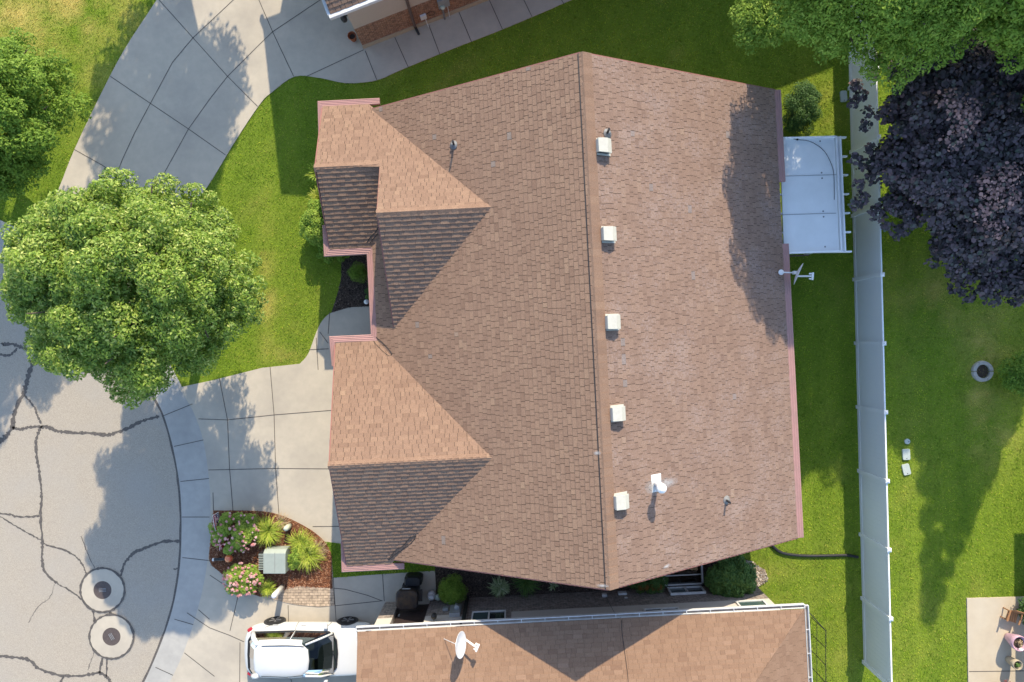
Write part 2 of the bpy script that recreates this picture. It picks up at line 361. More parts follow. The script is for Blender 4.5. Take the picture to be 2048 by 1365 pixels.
def limbs(base, c, rad, n, r0, seed):
    r = random.Random(seed); mb = MB(); top = (c[0], c[1], c[2] + rad[2] * .2)
    fork = (base[0] * .8 + c[0] * .2, base[1] * .8 + c[1] * .2, base[2] + max(.6, (c[2] - rad[2] * .7 - base[2])))
    for i in range(n):
        a = i * 2.4; e = r.uniform(.15, .95); q = math.sqrt(1 - e * e * .8)
        t = (c[0] + rad[0] * .86 * q * math.cos(a), c[1] + rad[1] * .86 * q * math.sin(a), c[2] + rad[2] * .8 * e)
        m1 = tuple(fork[k] * .6 + t[k] * .4 + r.uniform(-.15, .15) for k in range(3)); m2 = tuple(fork[k] * .25 + t[k] * .75 + r.uniform(-.15, .15) for k in range(3))
        mb.tube([fork, m1, m2, t], [r0 * .5, r0 * .35, r0 * .2, r0 * .08], 6)
    return mb, fork

def tree(name, label, cat, base, c, rad, n, leaf, L=.11, Wd=.05, nl=26, ns=14, lr=.95, sr=.33, seed=1, r0=.16, tone0=.5, group=None, shape='diamond', zlow=-.35, extra=None, up=.5, tvar=.18, jit=.12, inner=None):
    t = thing(name, label, cat, (base[0], base[1], 0), group)
    mb, fork = limbs(base, c, rad, 14, r0, seed)
    mb.build('branches', M['bark'], t, smooth=True)
    MB().tube([(base[0], base[1], -.1), (base[0], base[1], .15), (base[0] * .6 + fork[0] * .4, base[1] * .6 + fork[1] * .4, fork[2] * .5), fork], [r0 * 1.6, r0 * 1.15, r0, r0 * .8], 12).build('trunk', M['bark'], t, smooth=True)
    cl = lobed(c, rad, nl, ns, lr, sr, seed, zlow=zlow, jit=jit) + (extra or [])
    if inner:
        q = random.Random(seed + 50)
        for i in range(inner[0]):
            a = i * 2.4; f = .75 * math.sqrt((i + .5) / inner[0]); cl.append((c[0] + rad[0] * f * math.cos(a), c[1] + rad[1] * f * math.sin(a), c[2] + rad[2] * q.uniform(-.45, .72) * math.sqrt(1 - f * f), inner[1] * q.uniform(.6, 1.1), -.04))
    V, K, tn = leaves(cl, n, L, Wd, seed=seed, tone0=tone0, shape=shape, up=up, tvar=tvar)
    fast('crown', V, K, {'tone': tn}, leaf, t)
    return t

# ------------------------------------------------------------------ ground polygons (pixel outlines of things lying on z = 0)
def wp(pts, z=0.): return [W(x, y, z)[:2] for x, y in pts]
def smooth_line(pts, k=4):
    out = []
    for i in range(len(pts) - 1):
        p0 = pts[max(i - 1, 0)]; p1 = pts[i]; p2 = pts[i + 1]; p3 = pts[min(i + 2, len(pts) - 1)]
        for j in range(k):
            t = j / k
            out.append(tuple(.5 * ((2 * p1[a]) + (-p0[a] + p2[a]) * t + (2 * p0[a] - 5 * p1[a] + 4 * p2[a] - p3[a]) * t * t + (-p0[a] + 3 * p1[a] - 3 * p2[a] + p3[a]) * t ** 3) for a in (0, 1)))
    out.append(pts[-1]); return out
INNER = smooth_line([(-900, 300), (-300, 420), (-100, 470), (0, 512), (100, 570), (190, 640), (262, 722), (318, 808), (340, 868), (354, 930), (362, 990), (364, 1058), (361, 1130), (350, 1200), (332, 1262), (305, 1330), (275, 1390), (200, 1510), (60, 1680), (-200, 1850), (-900, 2000)])
OUTER = smooth_line([(-900, 230), (-300, 345), (-100, 390), (0, 440), (75, 478), (180, 545), (265, 620), (330, 710), (385, 818), (407, 880), (418, 950), (422, 1010), (420, 1090), (408, 1170), (390, 1240), (366, 1310), (338, 1370), (265, 1530), (120, 1740), (-180, 1920), (-900, 2080)])
DRIVE_A = smooth_line([(560, -420), (430, -180), (315, 0), (250, 100), (200, 195), (150, 300), (122, 370), (100, 420), (75, 485)]) + [(265, 628)] + smooth_line([(285, 570), (320, 500), (365, 440), (415, 375), (470, 285), (520, 210), (545, 185), (590, 154), (640, 157), (690, 167), (735, 165), (765, 158), (800, 142), (900, 101), (1000, 62), (1100, 20), (1145, 0), (1400, -110)]) + [(1400, -420)]
DRIVE_B = [(300, 680), (360, 775), (430, 760), (525, 736), (600, 728)] + smooth_line([(600, 728), (617, 708), (632, 668), (645, 642), (665, 625), (700, 615), (735, 612)]) + [(830, 612), (830, 1090), (872, 1090), (872, 1225), (800, 1230), (800, 1700), (160, 1700)] + [p for p in OUTER if 800 < p[1] < 1500 and p[0] > 200][::-1]
ISLAND = smooth_line([(428, 1021), (520, 1022), (570, 1033), (620, 1058), (650, 1083), (664, 1108)]) + [(666, 1176)] + smooth_line([(600, 1172), (560, 1180), (520, 1192), (470, 1168), (440, 1143), (420, 1120), (424, 1070), (428, 1021)])[:-1]
PAVERS = smooth_line([(560, 1174), (600, 1172), (640, 1174), (667, 1176)]) + [(670, 1210)] + smooth_line([(640, 1213), (590, 1208), (545, 1197), (515, 1187)])
STRIP = [(650, 1083), (692, 1088), (872, 1088), (870, 1141), (760, 1148), (667, 1155), (664, 1108)]
BEDF = smooth_line([(640, 505), (680, 505), (683, 540), (682, 562), (672, 600), (663, 626)]) + [(700, 615), (760, 612), (780, 505), (760, 300), (650, 300), (645, 400)]
PATIO = [(1932, 1196), (2240, 1188), (2240, 1700), (1940, 1700)]
BEDS = [H(-3.24, 6.2), H(7.1, 6.2), H(7.7, 7.8), H(8.1, 9.4), H(-3.24, 9.4)]

def zmat(*ms): return [M[x] for x in ms]
DRYP = [(60, 50, 260, 160, .42), (150, 20, 160, 60, .4), (532, 600, 16, 120, .5), (560, 712, 50, 18, .6), (600, 640, 60, 90, .12), (1870, 590, 120, 60, .45), (1980, 690, 60, 60, .4), (1965, 790, 20, 60, .6), (1990, 860, 60, 90, .35), (700, 560, 10, 10, 0),
        (540, 420, 120, 200, .04), (1830, 900, 40, 200, .12), (1660, 1250, 90, 200, .08), (1520, 1150, 60, 40, .3), (1620, 220, 60, 70, .18), (1850, 1250, 200, 100, .1)]
def dryness(X, Y):
    px = X * 54.6 + 1024; py = 682.5 - Y * 54.6; d = np.zeros_like(X)
    for a, b, ra, rb, k in DRYP: d += k * np.exp(-((px - a) / ra) ** 2 - ((py - b) / rb) ** 2)
    d *= .6 + .55 * np.sin(X * 2.1 + np.sin(Y * 1.7) * 2) * np.sin(Y * 2.7 + X) + .6 * np.sin(X * 7.3 + 2 * np.sin(Y * 5.1)) * np.sin(Y * 8.9 + 1.5 * np.sin(X * 4.3))
    d += .10 * np.maximum(0, np.sin(X * 1.3 + 2 * np.sin(Y * .9)) * np.sin(Y * 1.9 + 2 * np.sin(X * 1.1)) - .55) * 3
    return d
# ground sheet, fine grid where the yards are, a big skirt to the horizon
xs = np.concatenate([[-300, -100, -40], np.arange(-24, 24.01, .5), [40, 100, 300]]); ys = np.concatenate([[-300, -100, -30], np.arange(-18, 18.01, .5), [30, 100, 300]])
gx, gy = np.meshgrid(xs, ys); gv = np.stack([gx.ravel(), gy.ravel(), np.zeros(gx.size)], 1); nx = len(xs)
gf = [(j * nx + i, j * nx + i + 1, (j + 1) * nx + i + 1, (j + 1) * nx + i) for j in range(len(ys) - 1) for i in range(nx - 1)]
gm = bpy.data.meshes.new('ground'); gm.from_pydata(gv.tolist(), [], gf); gm.materials.append(M['lawn'])
a = gm.attributes.new('tone', 'FLOAT', 'POINT'); a.data.foreach_set('value', (.4 + .25 * np.sin(gv[:, 0] * 3.7) * np.sin(gv[:, 1] * .4 + gv[:, 0])).astype(np.float32))
a = gm.attributes.new('dry', 'FLOAT', 'POINT'); a.data.foreach_set('value', np.clip(dryness(gv[:, 0], gv[:, 1]), 0, 1).astype(np.float32))
go = bpy.data.objects.new('ground', gm); C.objects.link(go); tag(go, 'mown green lawn ground around the houses', 'ground', kind='structure')

# road with sealed cracks
rd = MB(); rd.prism(wp(INNER + [(-1500, 2000), (-1500, 300)]), -.05, .012)
CR = [([(87, 703), (70, 720), (59, 748), (52, 774), (47, 790), (34, 814), (27, 842), (25, 858), (7, 879), (-10, 892)], 8), ([(5, 689), (28, 689), (45, 696), (62, 705)], 7), ([(0, 710), (21, 710), (35, 698)], 4.5),
      ([(50, 791), (61, 804), (70, 816), (76, 832), (83, 848)], 3.5), ([(26, 856), (42, 859), (59, 855), (94, 854), (117, 863), (150, 866), (183, 867), (216, 870), (234, 865), (258, 856), (281, 844), (300, 838), (320, 833)], 6),
      ([(84, 852), (77, 868), (73, 884), (74, 914), (79, 940), (83, 973), (84, 1000), (82, 1040), (86, 1086), (85, 1118), (91, 1144), (115, 1167)], 5), ([(115, 1167), (142, 1182), (164, 1199)], 2.6), ([(-10, 1027), (20, 1029), (40, 1034), (79, 1032)], 3.5),
      ([(-4, 1030), (32, 1052), (67, 1072), (82, 1080)], 2.5), ([(88, 1088), (128, 1100), (155, 1115), (166, 1131), (174, 1150)], 3.2), ([(243, 1152), (249, 1128), (267, 1107), (294, 1095), (326, 1084), (361, 1082)], 5),
      ([(361, 1131), (357, 1136), (348, 1139)], 3), ([(-10, 1311), (35, 1315), (59, 1320), (80, 1338), (120, 1350), (160, 1352), (198, 1346), (214, 1354), (227, 1372)], 5.5), ([(206, 1316), (199, 1346)], 4.5), ([(214, 1316), (214, 1353)], 3.5),
      ([(187, 1222), (190, 1243)], 4), ([(163, 1072), (174, 1102), (190, 1136)], 1.6), ([(221, 1222), (221, 1232)], 5), ([(110, 1168), (100, 1195), (75, 1216), (58, 1245)], 1.0), ([(190, 1303), (176, 1340)], 1.4), ([(128, 1353), (118, 1372)], 4)]
for pts, wd in CR:
    sp = smooth_line(pts, 9); sp = [(x + random.uniform(-.8, .8), y + random.uniform(-.8, .8)) for x, y in sp]
    rd.ribbon(wp(sp), wd / 54.6, .016, 1, .5)
rd.ribbon(wp([(x - 1.5, y) for x, y in INNER]), 5.5 / 54.6, .020, 1, .3)
tag(rd.build('road', zmat('asphalt', 'tar')), 'pale worn asphalt road with black sealed cracks', 'road', kind='structure')

def joints(mb, lst, wd=1.3, z=.034, m=1):
    for l in lst: mb.ribbon(wp(l), wd / 54.6, z, m)
cb = MB(); cb.prism(wp(INNER + OUTER[::-1]), -.05, .028)
joints(cb, [[(365, 1034), (420, 1034)], [(366, 1115), (420, 1121)], [(350, 1238), (388, 1249)], [(312, 1334), (347, 1350)], [(349, 893), (408, 880)], [(362, 963), (419, 957)], [(325, 833), (386, 808)], [(5, 510), (23, 452)], [(262, 716), (320, 680)], [(290, 760), (346, 726)]])
tag(cb.build('curb', zmat('gutterc', 'joint')), 'rounded concrete curb strip along the asphalt', 'curb', kind='structure')
da = MB(); da.prism(wp(DRIVE_A), -.05, .030)
joints(da, [[(500, -40), (469, 0), (387, 77), (346, 126), (302, 208), (270, 268), (246, 320), (215, 400), (180, 500)], [(643, 0), (546, 65), (520, 90), (456, 154), (420, 200), (378, 259), (350, 310), (328, 350), (290, 440)], [(318, 0), (387, 77), (456, 154), (516, 214)],
            [(222, 154), (302, 208), (378, 259), (452, 311)], [(150, 300), (205, 331), (255, 362), (330, 410), (380, 430)], [(518, 0), (546, 65), (588, 154)], [(614, 154), (728, 101)], [(731, 103), (754, 161)], [(790, 76), (817, 136)], [(858, 52), (880, 110)], [(917, 23), (943, 85)], [(978, 0), (1005, 60)], [(1047, 0), (1064, 35)], [(1121, -2), (1128, 10)], [(500, -90), (518, 0)]], z=.036)
tag(da.build('driveway', zmat('concrete', 'joint')), 'curved concrete driveway and side walk of the house beyond the lawn', 'driveway', kind='structure')
db = MB(); db.prism(wp(DRIVE_B), -.05, .034)
joints(db, [[(440, 758), (456, 840), (460, 935), (467, 1021)], [(541, 734), (549, 830), (552, 937), (559, 1033)], [(398, 838), (456, 840), (549, 830), (700, 818)], [(418, 940), (552, 937), (700, 938)], [(422, 1046), (424, 1047)], [(626, 1053), (720, 1052)],
            [(633, 676), (637, 740)], [(640, 664), (657, 687)], [(618, 700), (658, 698)], [(660, 625), (657, 668)], [(478, 1188), (461, 1261)], [(577, 1210), (578, 1250)], [(667, 1155), (673, 1243)], [(765.5, 1147), (769, 1202)], [(460, 1270), (489, 1283)], [(481, 1284), (480, 1400)],
            [(671, 1211), (766, 1201)], [(375, 1225), (420, 1255), (460, 1270)], [(398, 1219), (420, 1238)], [(370, 1305), (430, 1352)], [(421, 1150), (478, 1188)], [(668, 1176), (690, 1178), (735, 1190), (764, 1201)], [(427, 985), (428, 1021)], [(560, 1290), (590, 1380)]], z=.040)
tag(db.build('forecourt', zmat('concrete', 'joint')), 'wide sunlit concrete forecourt in front of the garages', 'driveway', kind='structure')
pt = MB(); pt.prism(wp(PATIO), -.05, .05); joints(pt, [[(1936, 1342), (2240, 1338)], [(2060, 1190), (2060, 1600)]], z=.056)
tag(pt.build('patio', zmat('patioc', 'joint')), 'sunny concrete patio slab on the far lawn', 'patio', kind='structure')
i_ = MB(); i_.prism(wp(ISLAND), 0, .05); tag(i_.build('planting_bed', M['mulchred']), 'reddish mulch island between driveway and curb', 'planting bed', kind='structure')
i_ = MB(); i_.prism(wp(BEDF), -.02, .04); tag(i_.build('planting_bed', M['mulchdark']), 'dark mulch bed by the front entry walk', 'planting bed', kind='structure')
i_ = MB(); i_.prism([p[:2] for p in BEDS], -.02, .038); tag(i_.build('planting_bed', M['mulchdark']), 'narrow dark mulch bed between the two houses', 'planting bed', kind='structure')
i_ = MB(); i_.prism(wp(PAVERS), 0, .058); tag(i_.build('paver_strip', M['paver']), 'tan brick paver strip below the mulch island', 'paving', kind='structure')
i_ = MB(); i_.prism(wp(STRIP), 0, .046)
sp_ = i_.build('lawn_strip', M['lawn']); tag(sp_, 'small shaded lawn strip beside the garage wall', 'lawn', kind='structure')

# grass blades
def inpoly(X, Y, poly):
    ins = np.zeros(len(X), bool); n = len(poly); j = n - 1
    for i in range(n):
        xi, yi = poly[i][:2]; xj, yj = poly[j][:2]
        c = ((yi > Y) != (yj > Y)) & (X < (xj - xi) * (Y - yi) / (yj - yi + 1e-12) + xi); ins ^= c; j = i
    return ins
def shrink_mask(X, Y, polys):
    m = np.zeros(len(X), bool)
    for p in polys: m |= inpoly(X, Y, p)
    return m
SX = MB
BLOCK = [wp(INNER + [(-1500, 2000), (-1500, 300)]), wp(INNER + OUTER[::-1]), wp(DRIVE_A), wp(DRIVE_B), wp(PATIO), [p[:2] for p in BEDS], wp(BEDF),
         [H(-4, -7.4)[:2], H(8.5, -7.4)[:2], H(8.5, 6.4)[:2], H(-4, 6.4)[:2]], [H(-5.2, 9.3)[:2], H(8.4, 9.3)[:2], H(8.4, 19)[:2], H(-5.2, 19)[:2]]]
def grass(name, label, n, x0, x1, y0, y1, z, only=None, seed=3):
    r = np.random.default_rng(seed); X = r.uniform(x0, x1, n); Y = r.uniform(y0, y1, n)
    ok = inpoly(X, Y, only) if only is not None else ~shrink_mask(X, Y, BLOCK)
    X, Y = X[ok], Y[ok]; n = len(X); a = r.uniform(0, 2 * math.pi, n); h = r.uniform(.02, .055, n) ; ln = r.uniform(.02, .07, n); wd = r.uniform(.012, .03, n)
    dx, dy = np.cos(a), np.sin(a)
    V = np.stack([np.stack([X - dy * wd / 2, Y + dx * wd / 2, np.full(n, z)], 1), np.stack([X + dy * wd / 2, Y - dx * wd / 2, np.full(n, z)], 1), np.stack([X + dx * ln, Y + dy * ln, z + h], 1)], 1).reshape(-1, 3)
    t = .42 + .07 * np.sign(np.sin(X * 6.0)) * (X > 9) - .10 * (np.sin(X * 2.3 + 3 * np.sin(Y * 1.1)) * np.sin(Y * 3.7 + 2 * np.sin(X * 1.9)) > .62) + .14 * np.sin(X * 5.3 + 1.3 * np.sin(Y * 3.1)) * np.sin(Y * 4.1 + X * 1.7) + .10 * np.sin(X * 13 + Y * 9) * np.sin(Y * 17 - X * 5) + r.normal(size=n) * .16
    d = dryness(X, Y) + (r.random(n) < .05) * .5
    o = fast(name, V, 3, {'tone': t, 'dry': d}, M['grass']); return tag(o, label, 'grass', kind='stuff')
grass('grass', 'short mown grass blades covering the lawns', 620000, -19.5, 19.5, -13.2, 13.2, .0)
grass('grass', 'grass blades on the small strip beside the garage', 9000, -7.2, -2.4, -9, -7, .046, wp(STRIP), 5)

def chips(name, label, poly, n, z, m, seed, s=.05, cat='mulch'):
    r = np.random.default_rng(seed); P = np.array([p[:2] for p in poly]); X = r.uniform(P[:, 0].min(), P[:, 0].max(), n); Y = r.uniform(P[:, 1].min(), P[:, 1].max(), n)
    ok = inpoly(X, Y, poly); X, Y = X[ok], Y[ok]; n = len(X); c = np.stack([X, Y, z + r.random(n) * .02], 1)
    T = unit(r.normal(size=(n, 3)) * np.array([1, 1, .35])); B = unit(np.cross(T, r.normal(size=(n, 3)) * .5 + np.array([0, 0, 1]))); l = (s * (.5 + r.random(n)))[:, None]
    V = np.stack([c - T * l / 2 - B * l * .18, c - T * l / 2 + B * l * .18, c + T * l / 2 + B * l * .18, c + T * l / 2 - B * l * .18], 1).reshape(-1, 3)
    return tag(fast(name, V, 4, {'tone': r.random(n) ** 1.4}, m), label, cat, kind='stuff')
chips('wood_chips', 'reddish bark chips on the driveway island', wp(ISLAND), 16000, .055, M['chipr'], 1)
chips('wood_chips', 'dark bark chips in the front entry bed', wp(BEDF), 14000, .045, M['chipd'], 2, .045)
chips('wood_chips', 'dark bark chips between the two houses', BEDS, 26000, .043, M['chipd'], 3, .045)
chips('gravel', 'pale tan rocks by the corner of the lower house', wp([(1476, 1118), (1500, 1122), (1530, 1142), (1534, 1160), (1512, 1172), (1490, 1150)]), 1600, .05, M['rock'], 4, .09, 'gravel')

# ------------------------------------------------------------------ roofs
ZE, ZR, UR = 2.7, 6.4, 2.29; MP = (ZR - ZE) / 6.69
def shingle(mb, O, U, V, b1, lo, hi, row=.145, T=.014, seed=0, wmin=.13, wmax=.31, gap=.012, dt=.006):
    r = random.Random(seed); O = Vector(O); U = Vector(U).normalized(); V = Vector(V).normalized(); N = U.cross(V)
    if N.z < 0: N = -N
    flip = U.cross(V).z < 0
    n = int(math.ceil(b1 / row))
    for i in range(n):
        b0 = i * row; bt = min(b1, b0 + row)
        l0, h0, l1, h1 = lo(b0), hi(b0), lo(bt), hi(bt)
        if max(h0 - l0, h1 - l1) < .02: continue
        A = min(l0, l1); E = max(h0, h1); x = A - r.random() * .2
        thick = r.random() < .5
        while x < E:
            wd = r.uniform(wmin, wmax); xa, xb = x, x + wd - gap; x += wd; thick = not thick
            e = T + (dt if thick else 0)
            a0, a1 = max(xa, l0), min(xb, h0); c0, c1 = max(xa, l1), min(xb, h1)
            if a1 <= a0 and c1 <= c0: continue
            a0, a1 = min(max(xa, l0), h0), max(min(xb, h0), l0); c0, c1 = min(max(xa, l1), h1), max(min(xb, h1), l1)
            yo = .018 * thick if not gap > .01 else 0
            P = [O + U * a0 + V * b0 - N * .004, O + U * a1 + V * b0 - N * .004, O + U * a1 + V * b0 + N * e, O + U * a0 + V * b0 + N * e, O + U * c1 + V * bt + N * .001, O + U * c0 + V * bt + N * .001]
            fs = [(0, 1, 2, 3), (3, 2, 4, 5)]
            if flip: fs = [f[::-1] for f in fs]
            t = min(.97, max(.2, (r.gauss(.55, .12) - (.07 if thick else 0)))) if r.random() > .002 else 1.
            mb.add(P, fs, 0, t)
    # dark underlay sheet; through the gaps it stands in for tab-side shadows
    k = 12; vv = []
    for i in range(k + 1):
        b = b1 * i / k; vv += [O + U * lo(b) + V * b - N * .006, O + U * hi(b) + V * b - N * .006]
    fs = [(2 * i, 2 * i + 1, 2 * i + 3, 2 * i + 2) for i in range(k)]
    if flip: fs = [f[::-1] for f in fs]
    mb.add(vv, fs, 1)
const = lambda x: (lambda b: x)
def vec(a, b): return Vector(b) - Vector(a)

hx = H(0, 0)
main = thing('house', 'large brown shingled house in the middle of the picture with white roof vents', 'house', (hx[0], hx[1], 0))
EU = Vector(H(1, 0)) ; SV = Vector(H(0, 1))          # unit east, unit south
V0, V1 = -7.75, 6.90
# main west slope : origin at the eave north end, running south
roof = MB()
SL = math.hypot(6.69, ZR - ZE)
upW = (EU * 6.69 + Vector((0, 0, ZR - ZE)))
shingle(roof, H(UR - 6.69, V0, ZE), SV, upW, SL, const(0), const(V1 - V0), seed=11)
# north faces of the front gables (shared plane), south faces
MG = .55
def ucl(z): return UR - (ZR - z) / MP              # where the main slope reaches height z
def gable_north(ve, vr, ue, uwall, zr, seed, vsmall=None, zsmall=None):
    run = vr - ve; s = math.hypot(run, zr - ZE); kz = (zr - ZE) / s
    up = SV * run + Vector((0, 0, zr - ZE))
    def lo(b):
        z = ZE + kz * b
        if zsmall and z > zsmall: return uwall
        return ue
    def hi(b): return ucl(ZE + kz * b) + .12
    return H(0, ve, ZE), EU, up, s, lo, hi
zS = ZE + (4.9 - ZE) * (7.97 - 5.64) / 4.0
g = gable_north(-7.97, -3.97, -5.78, -3.78, 4.9, 21, None, zS)
shingle(roof, *g, seed=21)
# south face of the large gable
s_ = math.hypot(3.3, 1.82)
shingle(roof, H(0, -.67, 3.08), EU, -SV * 3.3 + Vector((0, 0, 1.82)), s_, const(-3.76), lambda b: ucl(3.08 + 1.82 / s_ * b) + .1, seed=22, T=.026, dt=.008, gap=.004)
# south face of the small gable
s_ = math.hypot(2.33, zS - ZE)
shingle(roof, H(0, -3.31, ZE), EU, -SV * 2.33 + Vector((0, 0, zS - ZE)), s_, lambda b: -5.78 + .03 * b / s_, lambda b: max(-3.76, ucl(ZE + .4 * b) + .1), seed=23, T=.026, dt=.008, gap=.004)
# garage gable north / south
s_ = math.hypot(3.66, 2.0)
lg = lambda b: -5.76 + .15 * b / s_
shingle(roof, H(0, -.23, ZE), EU, SV * 3.66 + Vector((0, 0, 2.0)), s_, lg, lambda b: ucl(ZE + 2.0 / s_ * b) + .12, seed=24)
shingle(roof, H(0, 7.05, ZE), EU, -SV * 3.62 + Vector((0, 0, 2.0)), s_, lg, lambda b: ucl(ZE + 2.0 / s_ * b) + .1, seed=25, T=.026, dt=.008, gap=.004)
rf = roof.build('roof', zmat('sh_main', 'under'), main, tone=True)
re_ = MB(); shingle(re_, H(UR + 6.69, V0, ZE), SV, (-EU * 6.69 + Vector((0, 0, ZR - ZE))), SL, const(0), const(V1 - V0), seed=12)
east = re_.build('roof', zmat('sh_east', 'under'), main, tone=True); east['label'] = 'weathered east slope with whitish scuffs'
def cap(a, b, dirs, seed, hw=.17, seg=.2, T=.016):
    """ridge cap shingles from a to b; dirs = the two downslope unit vectors"""
    mb = MB(); a = Vector(a); b = Vector(b); d = b - a; n = max(2, int(d.length / seg)); d /= n; r = random.Random(seed)
    for i in range(n):
        p = a + d * i; q = a + d * (i + 1.0); t = min(.97, max(.3, r.gauss(.50, .10)))
        up = Vector((0, 0, 1)); l0 = p + Vector(dirs[0]) * hw; r0 = p + Vector(dirs[1]) * hw; l1 = q + Vector(dirs[0]) * hw; r1 = q + Vector(dirs[1]) * hw
        k0, k1 = up * (T + .012), up * (T - .002)
        vv = [l0 + k0, p + k0 * 1.2, r0 + k0, l1 + k1, q + k1 * 1.2, r1 + k1, l0 - up * .01, r0 - up * .01, l1 - up * .01, r1 - up * .01]
        mb.add(vv, [(0, 1, 4, 3), (1, 2, 5, 4), (6, 0, 3, 8), (2, 7, 9, 5), (0, 6, 7, 2, 1), (3, 4, 5, 9, 8)], 0, t)
    return mb
dW = (-EU * 6.69 - Vector((0, 0, ZR - ZE))).normalized(); dE = (EU * 6.69 - Vector((0, 0, ZR - ZE))).normalized()
dN = (-SV * 4 - Vector((0, 0, 2.2))).normalized(); dS = (SV * 4 - Vector((0, 0, 2.2))).normalized()
cap(H(UR + .03, V0 - .02, ZR), H(UR + .03, V1 + .02, ZR), (dW * .35, dE * 1.5), 5, .2, .205).build('ridge_cap', M['sh_main'], rf, tone=True)
MB().bar(H(UR - .088, V0, ZR - .035), H(UR - .088, V1, ZR - .035), .022, .03).build('ridge_vent', M['black'], rf)
cap(H(-3.8, -3.97, 4.9), H(-.35, -3.97, 4.9), (dN, dS), 6, .14).build('ridge_cap', M['sh_main'], rf, tone=True)
cap(H(-5.82, -5.64, zS), H(-3.8, -5.64, zS), (dN, dS), 7, .14).build('ridge_cap', M['sh_main'], rf, tone=True)
cap(H(-5.66, 3.43, 4.7), H(-.72, 3.43, 4.7), (dN, dS), 8, .14).build('ridge_cap', M['sh_main'], rf, tone=True)
# fascia / rake boards
fb = MB()
def rake(a, b, w_=.14, th=.03): fb.bar(Vector(a) - Vector((0, 0, .09)), Vector(b) - Vector((0, 0, .09)), th, w_)
for vv_ in (V0 - .02, V1 + .02):
    rake(H(UR - 6.69, vv_, ZE), H(UR, vv_, ZR)); rake(H(UR, vv_, ZR), H(UR + 6.69, vv_, ZE))
rake(H(-5.8, -7.97, ZE), H(-5.8, -5.64, zS)); rake(H(-5.8, -5.64, zS), H(-5.8, -3.31, ZE))
rake(H(-3.78, -5.64, zS), H(-3.78, -3.97, 4.9)); rake(H(-3.78, -3.97, 4.9), H(-3.78, -.67, 3.08))
rake(H(-5.78, -.23, ZE), H(-5.63, 3.43, 4.7)); rake(H(-5.63, 3.43, 4.7), H(-5.78, 7.05, ZE))
fb.build('fascia', M['fascia'], main)
# ribbed gutter covers: profile swept along u/v lines
def gutter(pts, wd=.2, name='gutter', par=None, m='pink', z=ZE, ribs=4, h=.1):
    """pts: list of ((u,v) inner edge, (u,v) outer edge) mitre points"""
    mb = MB(); n = ribs * 2 + 1; rows = []
    for (a, b) in pts:
        row = []
        for k in range(n):
            t = k / (n - 1); uu = a[0] * (1 - t) + b[0] * t; vv2 = a[1] * (1 - t) + b[1] * t
            row.append(H(uu, vv2, z + .01 - .03 * t + (.014 if k % 2 else 0)))
        row.append(H(b[0], b[1], z - h)); row.append(H(a[0], a[1], z - h)); rows.append(row)
    m_ = len(rows[0]); vv = [p for r_ in rows for p in r_]
    fs = [(i * m_ + k, i * m_ + (k + 1) % m_, (i + 1) * m_ + (k + 1) % m_, (i + 1) * m_ + k) for i in range(len(rows) - 1) for k in range(m_)]
    fs += [tuple(range(m_)), tuple((len(rows) - 1) * m_ + k for k in range(m_))[::-1]]
    mb.add(vv, fs); return mb.build(name, M[m], par)
G = .2
gutter([((-5.78, -6.98), (-5.98, -6.98)), ((-5.78, -7.95), (-5.95, -8.16)), ((-3.92, -7.95), (-3.92, -8.16))], par=main)
gutter([((-5.78, -4.1), (-6.0, -4.1)), ((-5.78, -3.29), (-6.0, -3.07)), ((-4.38, -3.29), (-4.6, -3.07)), ((-4.38, -.22), (-4.6, -.45)), ((-5.76, -.25), (-5.97, -.46)), ((-5.74, .52), (-5.93, .52))], par=main)
gutter([((-5.74, 6.28), (-5.93, 6.28)), ((-5.76, 7.06), (-5.95, 7.27)), ((-3.9, 7.06), (-3.9, 7.27))], par=main)
gutter([((8.96, V0), (9.2, V0)), ((8.96, -4.75), (9.2, -4.75))], par=main, ribs=3)
gutter([((8.96, -2.72), (9.2, -2.72)), ((8.96, V1), (9.2, V1))], par=main, ribs=3)
# walls
wb = MB()
wb.hbox(-3.95, 8.5, -7.35, 6.5, 0, 2.6)
for v in (-7.35, 6.35):
    P = [H(-3.95, v, 2.6), H(8.5, v, 2.6), H(UR, v, 6.2), H(-3.95, v + .15, 2.6), H(8.5, v + .15, 2.6), H(UR, v + .15, 6.2)]
    wb.add(P, [(0, 1, 2), (3, 5, 4), (0, 2, 5, 3), (1, 4, 5, 2)])
wb.hbox(-5.35, -3.952, -7.55, -3.75, 0, 2.59); wb.hbox(-5.35, -3.953, .25, 6.6, 0, 2.588)
for u, va, vb, vm, z in ((-5.35, -7.55, -3.75, -5.64, 3.75), (-3.72, -7.1, -1.3, -3.97, 4.72), (-5.35, .25, 6.6, 3.43, 4.4)):
    P = [H(u, va, 2.6), H(u, vb, 2.6), H(u, vm, z), H(u + .15, va, 2.6), H(u + .15, vb, 2.6), H(u + .15, vm, z)]
    wb.add(P, [(0, 1, 2), (3, 5, 4), (0, 2, 5, 3), (1, 4, 5, 2), (0, 3, 4, 1)])
wb.build('wall', M['brick'], main)
